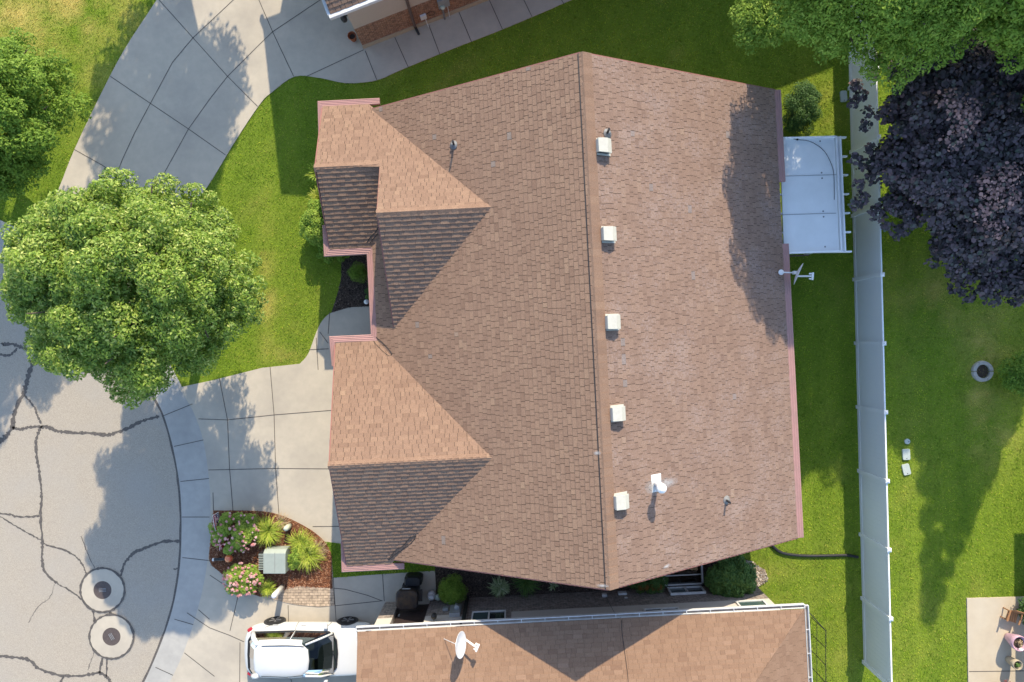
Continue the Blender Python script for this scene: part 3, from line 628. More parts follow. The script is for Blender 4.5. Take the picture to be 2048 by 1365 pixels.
def window(par, u0, u1, v0, v1, z0, z1, split=True, pane='glassd', name='window', ax='u'):
    """window in a wall; ax 'u' = wall runs along u at v0 (outer), v1 inner"""
    f = MB(); t = .05
    if ax == 'u':
        for a, b, c, d in ((u0, u1, z0, z0 + t), (u0, u1, z1 - t, z1)): f.hbox(a, b, v0, v1, c, d)
        for a, b in ((u0, u0 + t), (u1 - t, u1)) + ((((u0 + u1) / 2 - t / 2, (u0 + u1) / 2 + t / 2),) if split else ()): f.hbox(a, b, v0, v1, z0 + t, z1 - t)
        o = f.build(name, M['offw'], par); vm = (v0 + v1) / 2; mid = (u0 + u1) / 2
        MB().hbox(u0 + t, mid if split else u1 - t, vm, vm + .01, z0 + t, z1 - t).build('pane', M[pane], o)
        if split: MB().hbox(mid, u1 - t, vm + .012, vm + .02, z0 + t, z1 - t).build('pane', M['glassn'], o)
    else:
        for c, d in ((z0, z0 + t), (z1 - t, z1)): f.hbox(u0, u1, v0, v1, c, d)
        for a, b in ((v0, v0 + t), (v1 - t, v1)): f.hbox(u0, u1, a, b, z0 + t, z1 - t)
        o = f.build(name, M['offw'], par); um = (u0 + u1) / 2
        MB().hbox(um, um + .01, v0 + t, v1 - t, z0 + t, z1 - t).build('pane', M[pane], o)
    return o
window(main, 1.0, 2.4, 6.51, 6.56, 1.0, 2.1); window(main, 4.2, 5.4, -7.42, -7.36, 1.0, 2.1); window(main, 8.51, 8.56, -1.5, 0.1, .9, 2.1, ax='v')
window(main, 8.51, 8.56, 2.5, 3.9, .9, 2.1, ax='v'); window(main, -5.42, -5.36, -6.6, -4.7, .8, 2.1, ax='v')
gd = MB(); gd.hbox(-5.40, -5.36, .9, 5.9, .03, 2.3)
for k in range(1, 4): gd.hbox(-5.415, -5.40, .95, 5.85, .03 + k * .57 - .03, .03 + k * .57)
gd.build('garage_door', M['cream'], main)
# roof hardware of the main house
PR = [(1203, 295), (1213, 470), (1221, 645), (1231, 827), (1238, 1002)]
def on_main(px, py):
    z = 5.
    for _ in range(12):
        X, Y, _z = W(px, py, z); u = X * CA + Y * SA; z = ZR - abs(u - UR) * MP
    return W(px, py, z)
AE = math.atan2(EU.y, EU.x); tilt = math.atan(MP)
RE = Matrix.Rotation(AE, 3, 'Z') @ Matrix.Rotation(tilt, 3, 'Y')     # local x downslope to the east
RW = Matrix.Rotation(AE, 3, 'Z') @ Matrix.Rotation(-tilt, 3, 'Y')
for k, (px, py) in enumerate(PR):
    p = Vector(on_main(px, py)); mb = MB()
    L2 = .21; 
    mb.box(p + RE @ Vector((.05, 0, .018)), (.46, .46, .012), mx=RE)
    hood = [(-.21, -.17, .02), (.19, -.17, .02), (.19, .17, .02), (-.21, .17, .02), (-.25, -.19, .21), (.03, -.2, .25), (.21, -.2, .18), (.21, .2, .18), (.03, .2, .25), (-.25, .19, .21)]
    mb.add([p + RE @ Vector(h) for h in hood], [(0, 3, 2, 1), (4, 5, 8, 9), (5, 6, 7, 8), (0, 1, 6, 5, 4), (3, 9, 8, 7, 2), (0, 4, 9, 3), (1, 2, 7, 6)])
    bv = mb.build('box_vent', M['cream'], east, bevel=.008)
    lv = MB(); lv.add([p + RE @ Vector(h) for h in ((-.19, -.178, .03), (.17, -.178, .03), (.18, -.197, .155), (-.22, -.197, .18))], [(0, 1, 2, 3)]); lv.build('louvre', M['black'], bv)
for (px, py, Rm, par, hh) in ((908, 291, RW, rf, .42), (1214, 268, RE, east, .42), (1452, 1000, RE, east, .38)):
    p = Vector(on_main(px, py)); mb = MB()
    mb.lathe(p, [(.14, .022), (.13, .03), (.06, .07), (.045, .12)], 12, 0, ax=Rm)
    pv = mb.build('plumbing_vent', M['lead'], par, smooth=True)
    MB().tube([p, p + Vector((0, 0, hh))], .033, 10).build('pipe', M['black'], pv)
p = Vector(on_main(1312, 966)); mb = MB()
mb.box(p + RE @ Vector((.0, 0, .016)), (.36, .5, .01), mx=RE)
mb.tube([p + Vector((0, 0, .0)), p + Vector((0, 0, .62))], .075, 14)
mb.lathe(p + Vector((0, 0, .60)), [(.05, -.02), (.12, .0), (.14, .04), (.14, .16), (.12, .21), (.06, .25), (.01, .26)], 18)
mb.build('flue_vent', M['white'], east, smooth=False, bevel=.004)
# whitish wash on the shingles beside the flue
wsh = mat('wash', (.52, .50, .49), (.46, .44, .43), 8)
n_ = wsh.node_tree; nb_ = n_.nodes; nt = nb_.new('ShaderNodeBsdfTransparent'); ms = nb_.new('ShaderNodeMixShader'); nz_ = nb_.new('ShaderNodeTexNoise'); nz_.inputs['Scale'].default_value = 7; nz_.inputs['Detail'].default_value = 6
tc_ = nb_.new('ShaderNodeTexCoord'); n_.links.new(tc_.outputs['Object'], nz_.inputs[0]); at_ = nb_.new('ShaderNodeAttribute'); at_.attribute_name = 'tone'
mu = nb_.new('ShaderNodeMath'); mu.operation = 'MULTIPLY'; n_.links.new(nz_.outputs['Fac'], mu.inputs[0]); n_.links.new(at_.outputs['Fac'], mu.inputs[1])
n_.links.new(mu.outputs[0], ms.inputs[0]); n_.links.new(nt.outputs[0], ms.inputs[1]); n_.links.new(nb_['Principled BSDF'].outputs[0], ms.inputs[2]); n_.links.new(ms.outputs[0], nb_['Material Output'].inputs[0])
def wash(cx, cy, rx, ry, ang, par, strength=1.):
    me = bpy.data.meshes.new('weather_stain'); vv = []; tt = []; rings = 5; K = 20; c0 = Vector(on_main(cx, cy)); o = origin(par)
    for i in range(rings + 1):
        for k in range(K):
            a = 2 * math.pi * k / K; x = rx * i / rings * math.cos(a); y = ry * i / rings * math.sin(a)
            px = cx + x * math.cos(ang) - y * math.sin(ang); py = cy + x * math.sin(ang) + y * math.cos(ang)
            q = Vector(on_main(px, py)) + Vector((0, 0, .032)); vv.append(q - o); tt.append(max(0, 1 - i / rings) * strength)
    fs = [(i * K + k, i * K + (k + 1) % K, (i + 1) * K + (k + 1) % K, (i + 1) * K + k) for i in range(rings) for k in range(K)]
    me.from_pydata(vv, [], fs); at = me.attributes.new('tone', 'FLOAT', 'POINT'); at.data.foreach_set('value', tt); me.materials.append(wsh)
    ob = bpy.data.objects.new('weather_stain', me); C.objects.link(ob); ob.parent = par
wash(1325, 968, 34, 12, -.25, east, 1.5); wash(1303, 975, 16, 16, 0, east, 1.3); wash(1205, 1171, 14, 4, .1, rf, 1.6)
wash(1194, 906, 9, 5, 0, rf, 1.6); wash(1333, 1132, 10, 4, -.5, east, 1.6)
# de-icing cable loops in the valleys
def wire(pts, zf, r=.008, name='heat_cable', par=main, m='black', dz=.03):
    sp = smooth_line(pts, 5); q = []
    for x, y in sp:
        p = Vector(zf(x, y)); q.append(p + Vector((0, 0, dz)))
    return MB().tube(q, r, 5).build(name, M[m], par, smooth=True)
def on_gar(px, py):
    z = 3.5
    for _ in range(12):
        X, Y, _z = W(px, py, z); u = X * CA + Y * SA; v = X * SA - Y * CA
        zg = 4.7 - abs(v - 3.43) * (2. / 3.64); zm = ZR - abs(u - UR) * MP; z = max(zg, zm)
    return W(px, py, z)
def on_front(px, py):
    z = 3.5
    for _ in range(12):
        X, Y, _z = W(px, py, z); u = X * CA + Y * SA; v = X * SA - Y * CA; zm = ZR - abs(u - UR) * MP
        zs = zS - abs(v + 5.64) * .55 if u < -3.76 else 4.9 - abs(v + 3.97) * .55; z = max(zs, zm)
    return W(px, py, z)
wire([(752, 674), (770, 690), (783, 706), (781, 712), (772, 708), (757, 694), (745, 680)], on_gar)
wire([(777, 1120), (792, 1108), (808, 1097), (822, 1086), (831, 1075), (830, 1071), (818, 1078), (806, 1092), (792, 1100), (779, 1116)], on_gar, .01)
wire([(734, 486), (742, 474), (750, 466), (757, 456)], on_front, .012); wire([(740, 487), (748, 477), (756, 468)], on_front, .012)

# ------------------------------------------------------------------ satellite dishes
def dish(name_label, foot, centre, face, rad, horn, feet2=None, m='white', group=None):
    t = thing('satellite_dish', name_label, 'satellite dish', foot)
    c = Vector(centre); f = Vector(face).normalized(); Q = f.to_track_quat('Z', 'Y').to_matrix()
    prof = [(.001, -.055), (rad * .4, -.047), (rad * .75, -.02), (rad, .012), (rad * 1.01, .02), (rad * .985, .02), (rad * .75, -.008), (rad * .4, -.035), (.001, -.043)]
    mb = MB(); n = 28; vv = []
    for r_, z in prof: vv += [Q @ Vector((r_ * math.cos(2 * math.pi * k / n), r_ * 1.08 * math.sin(2 * math.pi * k / n), z)) + c for k in range(n)]
    mb.add(vv, [(i * n + k, i * n + (k + 1) % n, (i + 1) * n + (k + 1) % n, (i + 1) * n + k) for i in range(len(prof) - 1) for k in range(n)])
    mb.build('reflector', M[m], t, smooth=True)
    back = c - f * .1
    MB().tube([foot, Vector(foot) * .4 + back * .6 + Vector((0, 0, -.02)), back], .022, 8).box(back, (.12, .1, .12)).lathe(foot, [(.09, -.0), (.09, .012), (.03, .02)], 12).build('mast', M[m], t)
    dn_ = Vector((0, 0, -1)); dn_ = (dn_ - f * dn_.dot(f)).normalized(); low = c + dn_ * rad * 1.0
    h = Vector(horn); a = MB(); a.bar(low, h, .05, .04); a.build('feed_arm', M[m], t)
    d = (h - low).normalized(); s = d.cross(Vector((0, 0, 1))).normalized(); b = MB()
    b.bar(h - s * .12, h + s * .12, .05, .07); b.bar(h - s * .08 - d * .01, h - s * .08 - d * .11, .05, .05); b.bar(h + s * .08 - d * .01, h + s * .08 - d * .1, .04, .05)
    b.build('feed_horn', M['white'], t, bevel=.005)
    for q in (feet2 or []): MB().tube([q, back], .009, 6).build('stay', M[m], t)
    return t
ft = Vector(W(1562, 545, 2.95)); ce = Vector(W(1596, 548, 3.2))
dish('white satellite dish seen edge-on, mounted at the east eave of the middle house', ft, ce, (.84, -.36, .30), .36, W(1625, 553, 3.15))

# ------------------------------------------------------------------ neighbour to the north
NE = Vector((.932, .362, 0)); NS = Vector((.362, -.932, 0)); NC = Vector((-5.42, 10.71, 0))
def N(s, f, z=0.): return NC + NE * s + NS * f + Vector((0, 0, z))        # s east along the wall, f out to the south
nh = thing('house', 'red brick and beige stucco house cut off by the top edge of the picture', 'house', tuple(NC))
def nbox(mb, s0, s1, f0, f1, z0, z1, m=0):
    P = [N(s, f, z) for z in (z0, z1) for s, f in ((s0, f0), (s1, f0), (s1, f1), (s0, f1))]
    return mb.add(P, [(0, 1, 2, 3), (4, 7, 6, 5), (0, 4, 5, 1), (1, 5, 6, 2), (2, 6, 7, 3), (3, 7, 4, 0)], m)
b = MB(); nbox(b, -.02, 20, -.3, .02, .0, .27); nbox(b, -.021, .3, -6.2, -.3, 0, .27); b.build('foundation', M['found'], nh)
b = MB(); nbox(b, 0, 20, -6.2, 0, .27, 1.52); nbox(b, 2.95, 20, -.3, .0, 1.52, 2.6); b.build('brick_base', M['brick'], nh)
b = MB(); nbox(b, .003, 8.9, -6.198, -.01, 1.52, 3.42); nbox(b, 9, 20, -6.2, -.01, 2.6, 5.1)  # second block is an unseen upper storey, height set to shade the lawn
P = [N(.1, -.1, 3.42), N(.1, -6.1, 3.42), N(.1, -3.1, 5.35), N(8.8, -.1, 3.42), N(8.8, -6.1, 3.42), N(8.8, -3.1, 5.35)]
b.add(P, [(0, 2, 1), (3, 4, 5), (0, 3, 5, 2), (1, 2, 5, 4)]); b.build('wall', M['stucco'], nh)
b = MB(); run = 3.47; zN = 3.5; zNR = 3.5 + .62 * run; s_ = math.hypot(run, zNR - zN)
shingle(b, N(-.42, .28, zN), NE, -NS * run + Vector((0, 0, zNR - zN)), s_, const(0), const(9.5), seed=31)
shingle(b, N(-.42, .28 - 2 * run, zN), NE, NS * run + Vector((0, 0, zNR - zN)), s_, const(0), const(9.5), seed=32)
nr = b.build('roof', zmat('sh_main', 'under'), nh, tone=True)
b = MB()
P = [N(8.6, .5, 5.1), N(21, .5, 5.1), N(21, -6.6, 5.1), N(8.6, -6.6, 5.1), N(11.5, -3, 7.3), N(18, -3, 7.3)]
b.add(P, [(0, 1, 5, 4), (1, 2, 5), (2, 3, 4, 5), (3, 0, 4), (0, 3, 2, 1)]); b.build('unseen_upper_roof', M['sh_south'], nh)  # unseen roof of the taller block added for lawn shade
b = MB(); nbox(b, -.50, 9.2, .28, .40, 3.36, 3.5); nbox(b, -.53, -.43, .28 - 2 * run, .28, 3.34, 3.5); 
b.build('gutter', M['offw'], nh, bevel=.01)
b = MB(); b.tube([N(2.02, .3, 3.38), N(2.02, .26, 3.2), N(2.02, .06, 2.9), N(2.02, .06, .28)], .05, 4); dsp = b.build('downspout', M['brownpipe'], nh)
MB().tube([N(2.02, .06, .3), N(2.04, .1, .14), N(2.06, .3, .08)], [.05, .055, .045], 8).build('outlet', M['black'], dsp)
def meter(par, s, f, z0, s2=.4, h=.55, glass=True):
    b = MB(); nbox(b, s, s + s2, f, f + .13, z0, z0 + h); o = b.build('electric_meter', M['grey'], par, bevel=.01)
    if glass:
        Q = NS.to_track_quat('Z', 'Y').to_matrix(); MB().lathe(N(s + .12, f + .13, z0 + .17), [(.075, 0), (.075, .06), (.06, .1), (.01, .12)], 16, ax=Q).build('meter_dial', M['palegr'], o, smooth=True)
    MB().tube([N(s + .13, f + .06, 0), N(s + .13, f + .06, z0)], .035, 8).build('conduit', M['lead'], o)
    MB().tube([N(s + .32, f + .05, 0), N(s + .32, f + .05, z0)], .013, 6).build('conduit', M['offw'], o)
    return o
meter(nh, 3.02, .02, .95)
b = MB(); nbox(b, 2.3, 2.52, .02, .1, .6, .85); b.tube([N(2.46, .12, .7), N(2.47, .12, .3), N(2.5, .15, .0)], .014, 6); b.build('utility_box', M['offw'], nh)
MB().tube([N(2.52, .06, .82), N(2.7, .08, .95), N(2.85, .08, .8), N(2.8, .08, .62), N(2.62, .06, .66)], .01, 5).build('cable', M['black'], nh)
b = MB(); b.lathe(N(-.16, -.12, 2.2), [(.06, -.12), (.1, -.08), (.11, .05), (.05, .14), (.01, .16)], 12); b.bar(N(0, -.12, 2.3), N(-.16, -.12, 2.36), .03); b.build('wall_lantern', M['blackm'], nh)
# flower pot by the corner
p = W(708, 80); t = thing('flower_pot', 'empty terracotta pot beside the corner of the red brick house', 'pot', (p[0], p[1], .03))
MB().lathe((p[0], p[1], .03), [(.10, 0), (.13, .26), (.155, .26), (.155, .32), (.135, .32), (.12, .22), (.02, .2)], 20).build('pot', M['terra'], t)
MB().lathe((p[0], p[1], .03), [(.11, .19), (.11, .215), (.01, .22)], 16).build('soil', M['soil'], t)

# ------------------------------------------------------------------ neighbour to the south
sh = thing('house', 'grey brick house with tan shingles cut off by the bottom edge of the picture', 'house', H(-5.1, 9.3))
def Hb(*a): return MB().hbox(*a)
b = MB()
DU0, DU1 = -4.6, -3.46                                # door recess
b.hbox(-5.12, DU0, 9.3, 9.6, 0, 1.5); b.hbox(DU1, 8.38, 9.3, 9.6, 0, 1.5); b.hbox(-5.12, -4.82, 9.6, 18.6, 0, 1.5); b.hbox(8.08, 8.38, 9.6, 18.6, 0, 1.5)
b.hbox(-2.02, -.5, 9.298, 9.58, 1.5, 2.35); b.build('brick_base', M['brickg'], sh)
b = MB(); b.hbox(-5.12, DU0, 9.302, 9.6, 1.5, 3.25); b.hbox(DU1, 8.38, 9.302, 9.6, 1.5, 3.25); b.hbox(DU0, DU1, 9.302, 9.6, 2.15, 3.25); b.hbox(-5.12, -4.82, 9.6, 18.6, 1.5, 3.25); b.hbox(8.08, 8.38, 9.6, 18.6, 1.5, 3.25); b.hbox(-5.12, 8.38, 18.3, 18.6, 0, 3.25)
b.build('wall', M['stuccow'], sh)
b = MB(); b.hbox(DU0 + .05, DU1 - .05, 9.45, 9.5, .03, 2.15)
for k in range(3): b.hbox(DU0 + .2, DU1 - .2, 9.44, 9.45, .3 + k * .6, .75 + k * .6)
d_ = b.build('door', M['door'], sh); MB().hbox(DU0 + .12, DU0 + .16, 9.40, 9.44, .95, 1.08).build('handle', M['grey'], d_)
window(sh, -1.85, -.68, 9.24, 9.30, 1.45, 2.6); window(sh, 3.96, 5.15, 9.24, 9.30, 1.95, 2.6, pane='glassn'); window(sh, 7.15, 8.1, 9.24, 9.3, 1.7, 2.6, split=False)
window(sh, 3.5, 3.6, 9.22, 9.24, .9, 1.0, split=False)
# roof: gable at the west end, hip at the east
VS, ZS, PS = 9.02, 3.2, .36; RUN = 4.9; UW, UE = -5.4, 8.88; s_ = math.hypot(RUN, RUN * PS)
b = MB(); upv = SV * RUN + Vector((0, 0, RUN * PS))
shingle(b, H(0, VS, ZS), EU, upv, s_, const(UW), lambda q: UE - RUN * q / s_, seed=41, row=.135, wmin=.12, wmax=.36, gap=.005, T=.008)
shingle(b, H(0, VS + 2 * RUN, ZS), EU, -SV * RUN + Vector((0, 0, RUN * PS)), s_, const(UW), lambda q: UE - RUN * q / s_, seed=42, row=.135, wmin=.12, wmax=.36, gap=.005, T=.008)
shingle(b, H(UE, VS, ZS), SV, -EU * RUN + Vector((0, 0, RUN * PS)), s_, lambda q: RUN * q / s_, lambda q: 2 * RUN - RUN * q / s_, seed=43, row=.135, wmin=.12, wmax=.36, gap=.005, T=.008)
srf = b.build('roof', zmat('sh_south', 'under'), sh, tone=True)
def open_gutter(par, pts, wd=.13, h=.11, hang=.75, m='offw', name='gutter'):
    """open trough along pts (inner edge list in u,v,z), outward normal in u,v"""
    mb = MB()
    for (a, b2, nrm) in pts:
        A = Vector(H(*a)); B = Vector(H(*b2)); nn = (EU * nrm[0] + SV * nrm[1]).normalized()
        z = Vector((0, 0, 1))
        for o0, o1, z0, z1 in ((0, .012, -h, 0), (wd - .022, wd, -h, .012), (0, wd, -h, -h + .01)):
            P = [A + nn * o0 + z * z0, A + nn * o1 + z * z0, A + nn * o1 + z * z1, A + nn * o0 + z * z1, B + nn * o0 + z * z0, B + nn * o1 + z * z0, B + nn * o1 + z * z1, B + nn * o0 + z * z1]
            mb.add(P, [(0, 1, 2, 3), (7, 6, 5, 4), (0, 4, 5, 1), (1, 5, 6, 2), (2, 6, 7, 3), (3, 7, 4, 0)])
        L = (B - A).length; k = int(L / hang)
        for i in range(k + 1):
            q = A + (B - A) * (i / k); mb.bar(q + nn * 0 + z * .004, q + nn * wd + z * .004, .02, .01)
        dd = (B - A).normalized()
        mb.add([A + nn * .012 - z * h * .7, A + nn * (wd - .02) - z * h * .7, B + nn * (wd - .02) - z * h * .7, B + nn * .012 - z * h * .7], [(0, 1, 2, 3)], 1)
    return mb.build(name, [M[m], M['leafmud']], par)
open_gutter(sh, [((UW - .04, VS - .02, ZS), (UE + .02, VS - .02, ZS), (0, -1)), ((UE + .02, VS - .1, ZS), (UE + .02, VS + 2 * RUN, ZS), (1, 0))])
MB().hbox(UW - .06, UW - .025, VS, VS + 2 * RUN, ZS - .1, ZS + .0).build('fascia', M['offw'], sh)
b = MB(); b.hbox(-2.16, -2.04, 9.2, 9.28, 0, 2.9); b.tube([H(-2.1, 9.24, 2.8), H(-2.1, 9.0, 3.05), H(-2.1, 8.93, 3.12)], .05, 6)
b.build('downspout', M['blackm'], sh)
# meters on the south house wall
b = MB(); b.hbox(-2.62, -2.25, 9.15, 9.29, 1.0, 1.75); b.lathe(H(-2.38, 9.1, 1.35), [(.01, -.12), (.09, -.1), (.09, .1), (.01, .12)], 12); em = b.build('electric_meter', M['grey'], sh, bevel=.01)
b = MB(); b.hbox(-2.82, -2.5, 8.98, 9.2, .55, .72); b.tube([H(-2.8, 9.1, 0), H(-2.8, 9.1, .6)], .02, 6); b.tube([H(-2.5, 9.1, .0), H(-2.45, 9.15, 1.0)], .02, 6); b.hbox(-2.9, -2.7, 9.2, 9.29, 1.0, 1.2); b.build('gas_meter', M['grey'], sh, bevel=.01)
b = MB(); b.lathe(H(-3.12, 9.05, .5), [(.01, -.1), (.1, -.08), (.12, 0), (.1, .08), (.01, .1)], 12); b.tube([H(-3.12, 9.1, 0), H(-3.12, 9.1, .5)], .02, 6); b.build('gas_regulator', M['cabinet'], sh, smooth=True)
b = MB(); b.lathe(H(-3.1, 9.12, 2.0), [(.04, -.14), (.08, -.1), (.1, .06), (.05, .12), (.01, .14)], 10); b.bar(H(-3.1, 9.3, 2.05), H(-3.1, 9.1, 2.15), .03); b.build('wall_lantern', M['blackm'], sh)
MB().hbox(2.75, 2.92, 9.2, 9.29, .5, .66).build('utility_box', M['offw'], sh); MB().hbox(3.35, 3.65, 9.22, 9.29, .35, .55).build('wall_vent', M['offw'], sh)
MB().tube([H(2.88, 9.25, .6), H(2.9, 9.25, 1.4), H(3.0, 9.26, 2.6), H(3.0, 8.95, 3.32)], .008, 5).build('cable', M['black'], sh)
def on_s(px, py):
    z = 3.6
    for _ in range(10):
        X, Y, _z = W(px, py, z); v = X * SA - Y * CA; z = ZS + (v - VS) * PS
    return W(px, py, z)
wire([(1243, 1240), (1244, 1265), (1250, 1310), (1254, 1340), (1258, 1380)], on_s, .008, 'cable', sh, dz=.02)
# dish on the south roof
p0 = Vector(on_s(957, 1296)); ft = Vector(on_s(930, 1291)); 
dish('white satellite dish on the tan roof at the bottom of the picture', tuple(on_s(924, 1290)), W(921, 1290, 4.25), (.93, .10, .30), .38, W(955, 1296, 4.1), [on_s(888, 1278)])
# small stain patch of grey granules on the roof
# ------------------------------------------------------------------ off-frame neighbour to the east (its shade reaches the patio)
eh = thing('house', 'neighbour house beyond the right edge casting shade on the patio', 'house', (19.3, -4, 0))
b = MB(); b.box((24.6, -12, 1.3), (10, 17, 2.6)); b.build('wall', M['stuccow'], eh)
b = MB(); P = [(19.1, -3.15, 2.7), (30.1, -3.15, 2.7), (30.1, -20.9, 2.7), (19.1, -20.9, 2.7), (24.6, -8.6, 5.4), (24.6, -15.4, 5.4)]
b.add(P, [(0, 4, 1), (1, 4, 5, 2), (2, 5, 3), (3, 5, 4, 0), (0, 1, 2, 3)]); b.build('roof', M['sh_south'], eh)

# ------------------------------------------------------------------ patio cover
p_ = W(1620, 390, 0); pc = thing('patio_cover', 'flat white aluminium patio cover with projecting rafter tails against the east wall', 'patio cover', (p_[0], p_[1], 0))
ZP = 2.42
def pw(x, y, z=ZP): return Vector(W(x, y, z))
A0, A1, A2, A3 = pw(1560, 278), pw(1669, 275), pw(1679, 503), pw(1568, 507)
b = MB(); up3 = Vector((0, 0, .05)); Z_ = Vector((0, 0, 1))
b.add([A0, A1, A2, A3, A0 - up3, A1 - up3, A2 - up3, A3 - up3], [(0, 3, 2, 1), (4, 5, 6, 7), (0, 1, 5, 4), (1, 2, 6, 5), (2, 3, 7, 6), (3, 0, 4, 7)])
pan = b.build('roof_panel', M['patiopan'], pc)
b = MB()
for y0, y1 in ((353, 350), (430, 427)): MB().bar(pw(1565, y0) + Z_ * .008, pw(1672, y1) + Z_ * .008, .012, .012).build('seam', M['lead'], pan)

for x, y in ((1640, 283), (1643, 346), (1644, 357), (1646, 423), (1647, 434), (1650, 494)): MB().lathe(pw(x, y), [(.028, .0), (.028, .006), (.001, .007)], 12).build('fastener', M['lead'], pan)
MB().bar(A0 + Z_ * .01, A1 + Z_ * .01, .05, .16).build('side_beam', M['vinyl'], pc); MB().bar(A3 + Z_ * .01, A2 + Z_ * .01, .05, .16).build('side_beam', M['vinyl'], pc)
b = MB(); off = (pw(1676, 390) - pw(1673.5, 390)); 
b.bar(pw(1671, 274), pw(1681, 504), .03, .16); b.bar(pw(1679, 274), pw(1689, 504), .035, .16); b.bar(pw(1675, 274) - Z_ * .07, pw(1685, 504) - Z_ * .07, .12, .02)
b.build('gutter', M['vinyl'], pc)
for k, y in enumerate((276, 314, 351, 389, 427, 465, 504)):
    x = 1691 + k * 1.8; a = pw(x, y, ZP - .1); c = Vector((a.x - 2.4, a.y - .02, a.z))
    mb = MB(); mb.bar(a, c, .05, .13); mb.build('rafter', M['vinyl'], pc)
for y in (290, 490):
    q = W(1672, y, ZP); MB().box((q[0], q[1], 1.17), (.09, .09, 2.34)).build('post', M['vinyl'], pc)
MB().box(pw(1566, 283, ZP + .06), (.14, .2, .12)).build('end_cap', M['white'], pc, bevel=.01); MB().box(pw(1574, 504, ZP + .06), (.14, .18, .12)).build('end_cap', M['white'], pc, bevel=.01)
sp = smooth_line([(1572, 276), (1594, 280), (1620, 284), (1645, 300), (1660, 324), (1667, 350), (1668, 400)], 6)
cbl = MB().tube([pw(x, y) + Z_ * .015 for x, y in sp], .008, 5); cbl.box(pw(1594, 280) + Z_ * .02, (.06, .05, .04)); tag(cbl.build('cable', M['black']), 'thin black cable curving across the white patio cover', 'cable')
# trellis-like frame under the cover
b = MB(); b.bar(W(1575, 513, 1.0), W(1617, 511, 1.0), .04, .04); b.bar(W(1617, 511, 1.0), W(1617, 511, 0), .04, .04); b.bar(W(1575, 513, 1.0), W(1575, 513, 0), .04, .04)
tag(b.build('handrail', M['brownpipe']), 'low brown handrail at the south end of the patio cover', 'handrail')

# ------------------------------------------------------------------ fence
fn = thing('fence', 'long white vinyl privacy fence between the two back yards', 'fence', W(1712, 682))
def fx(Y): return 12.33 + (10.12 - Y) * .0248
YK = [-2.09 + 2.33 * k for k in range(-4, 9)]; YK = [-y for y in YK]              # post positions, blender Y
YK = sorted([2.25 - 2.33 * k for k in range(-5, 7)], reverse=True)
for i, y in enumerate(YK):
    x = fx(y); b = MB(); b.box((x, y, .95), (.127, .127, 1.9)); b.lathe((x, y, 1.9), [(.1, 0), (.1, .03), (.02, .08), (.001, .085)], 4, ax=Matrix.Rotation(math.pi / 4, 3, 'Z')); b.build('post', M['vinyl'], fn)
    if i < len(YK) - 1:
        y2 = YK[i + 1]; x2 = fx(y2); pb = MB(); A = Vector((x, y - .064, 0)); B = Vector((x2, y2 + .064, 0)); n = 14
        for k in range(n):
            a = A + (B - A) * (k / n); c = A + (B - A) * ((k + .97) / n); pb.bar(a + Vector((0, 0, .95)), c + Vector((0, 0, .95)), .022, 1.7)
        pb.bar(A + Vector((0, 0, .95)), B + Vector((0, 0, .95)), .014, 1.68)
        pb.build('panel', M['vinyl'], fn)
        rb = MB(); rb.bar(A + Vector((0, 0, 1.83)), B + Vector((0, 0, 1.83)), .045, .09); rb.build('rail', M['vinyl'], fn)
        rb = MB(); rb.bar(A + Vector((0, 0, .12)), B + Vector((0, 0, .12)), .045, .14); rb.build('rail', M['vinyl'], fn)

# ------------------------------------------------------------------ things on the lawns
def slab(name, label, px, py, a, b_, rz, m='stepst', cat='stepping stone', group=None, holes=True):
    p = W(px, py); n = 5; pts = []; r = .05
    for cx, cy, a0 in ((a / 2 - r, b_ / 2 - r, 0), (-a / 2 + r, b_ / 2 - r, 90), (-a / 2 + r, -b_ / 2 + r, 180), (a / 2 - r, -b_ / 2 + r, 270)):
        pts += [(cx + r * math.cos(R(a0 + q * 22.5)), cy + r * math.sin(R(a0 + q * 22.5))) for q in range(n)]
    c, s = math.cos(rz), math.sin(rz); pts = [(p[0] + x * c - y * s, p[1] + x * s + y * c) for x, y in pts]
    t = thing(name, label, cat, p, group)
    MB().prism(pts, 0, .065).build('lid', M[m], t, bevel=.008)
    if holes:
        b2 = MB(); e = b_ / 2 - .05
        for sg in ((-1),): b2.lathe((p[0] - sg * 0 + e * s * -1 * sg, p[1] + e * c * sg, .0655), [(.018, 0), (.018, .004), (.001, .004)], 8)
        b2.build('finger_hole', M['black'], t)
    return t
slab('valve_box', 'pale green valve cover in shade beside the white fence, north end', 1686, 194, .24, .40, R(4))
slab('valve_box', 'upper of two pale rectangular valve covers on the far lawn', 1811, 909, .27, .40, R(3), cat='valve cover', group='valve covers on the far lawn')
slab('valve_box', 'lower, more tilted of two pale rectangular valve covers on the far lawn', 1811, 939, .27, .40, R(14), cat='valve cover', group='valve covers on the far lawn')
p = W(1813, 883); t = thing('valve_box', 'small round pale valve cover above the two rectangular ones', 'valve cover', p); MB().lathe(p, [(.1, 0), (.1, .06), (.08, .07), (.001, .072)], 16).build('lid', M['stepst'], t)
MB().lathe((p[0] + .04, p[1], .072), [(.016, 0), (.016, .004), (.001, .004)], 8).build('finger_hole', M['black'], t)
p = W(1963, 743); t = thing('tree_ring', 'round grey concrete edging ring on the far lawn', 'edging ring', p)
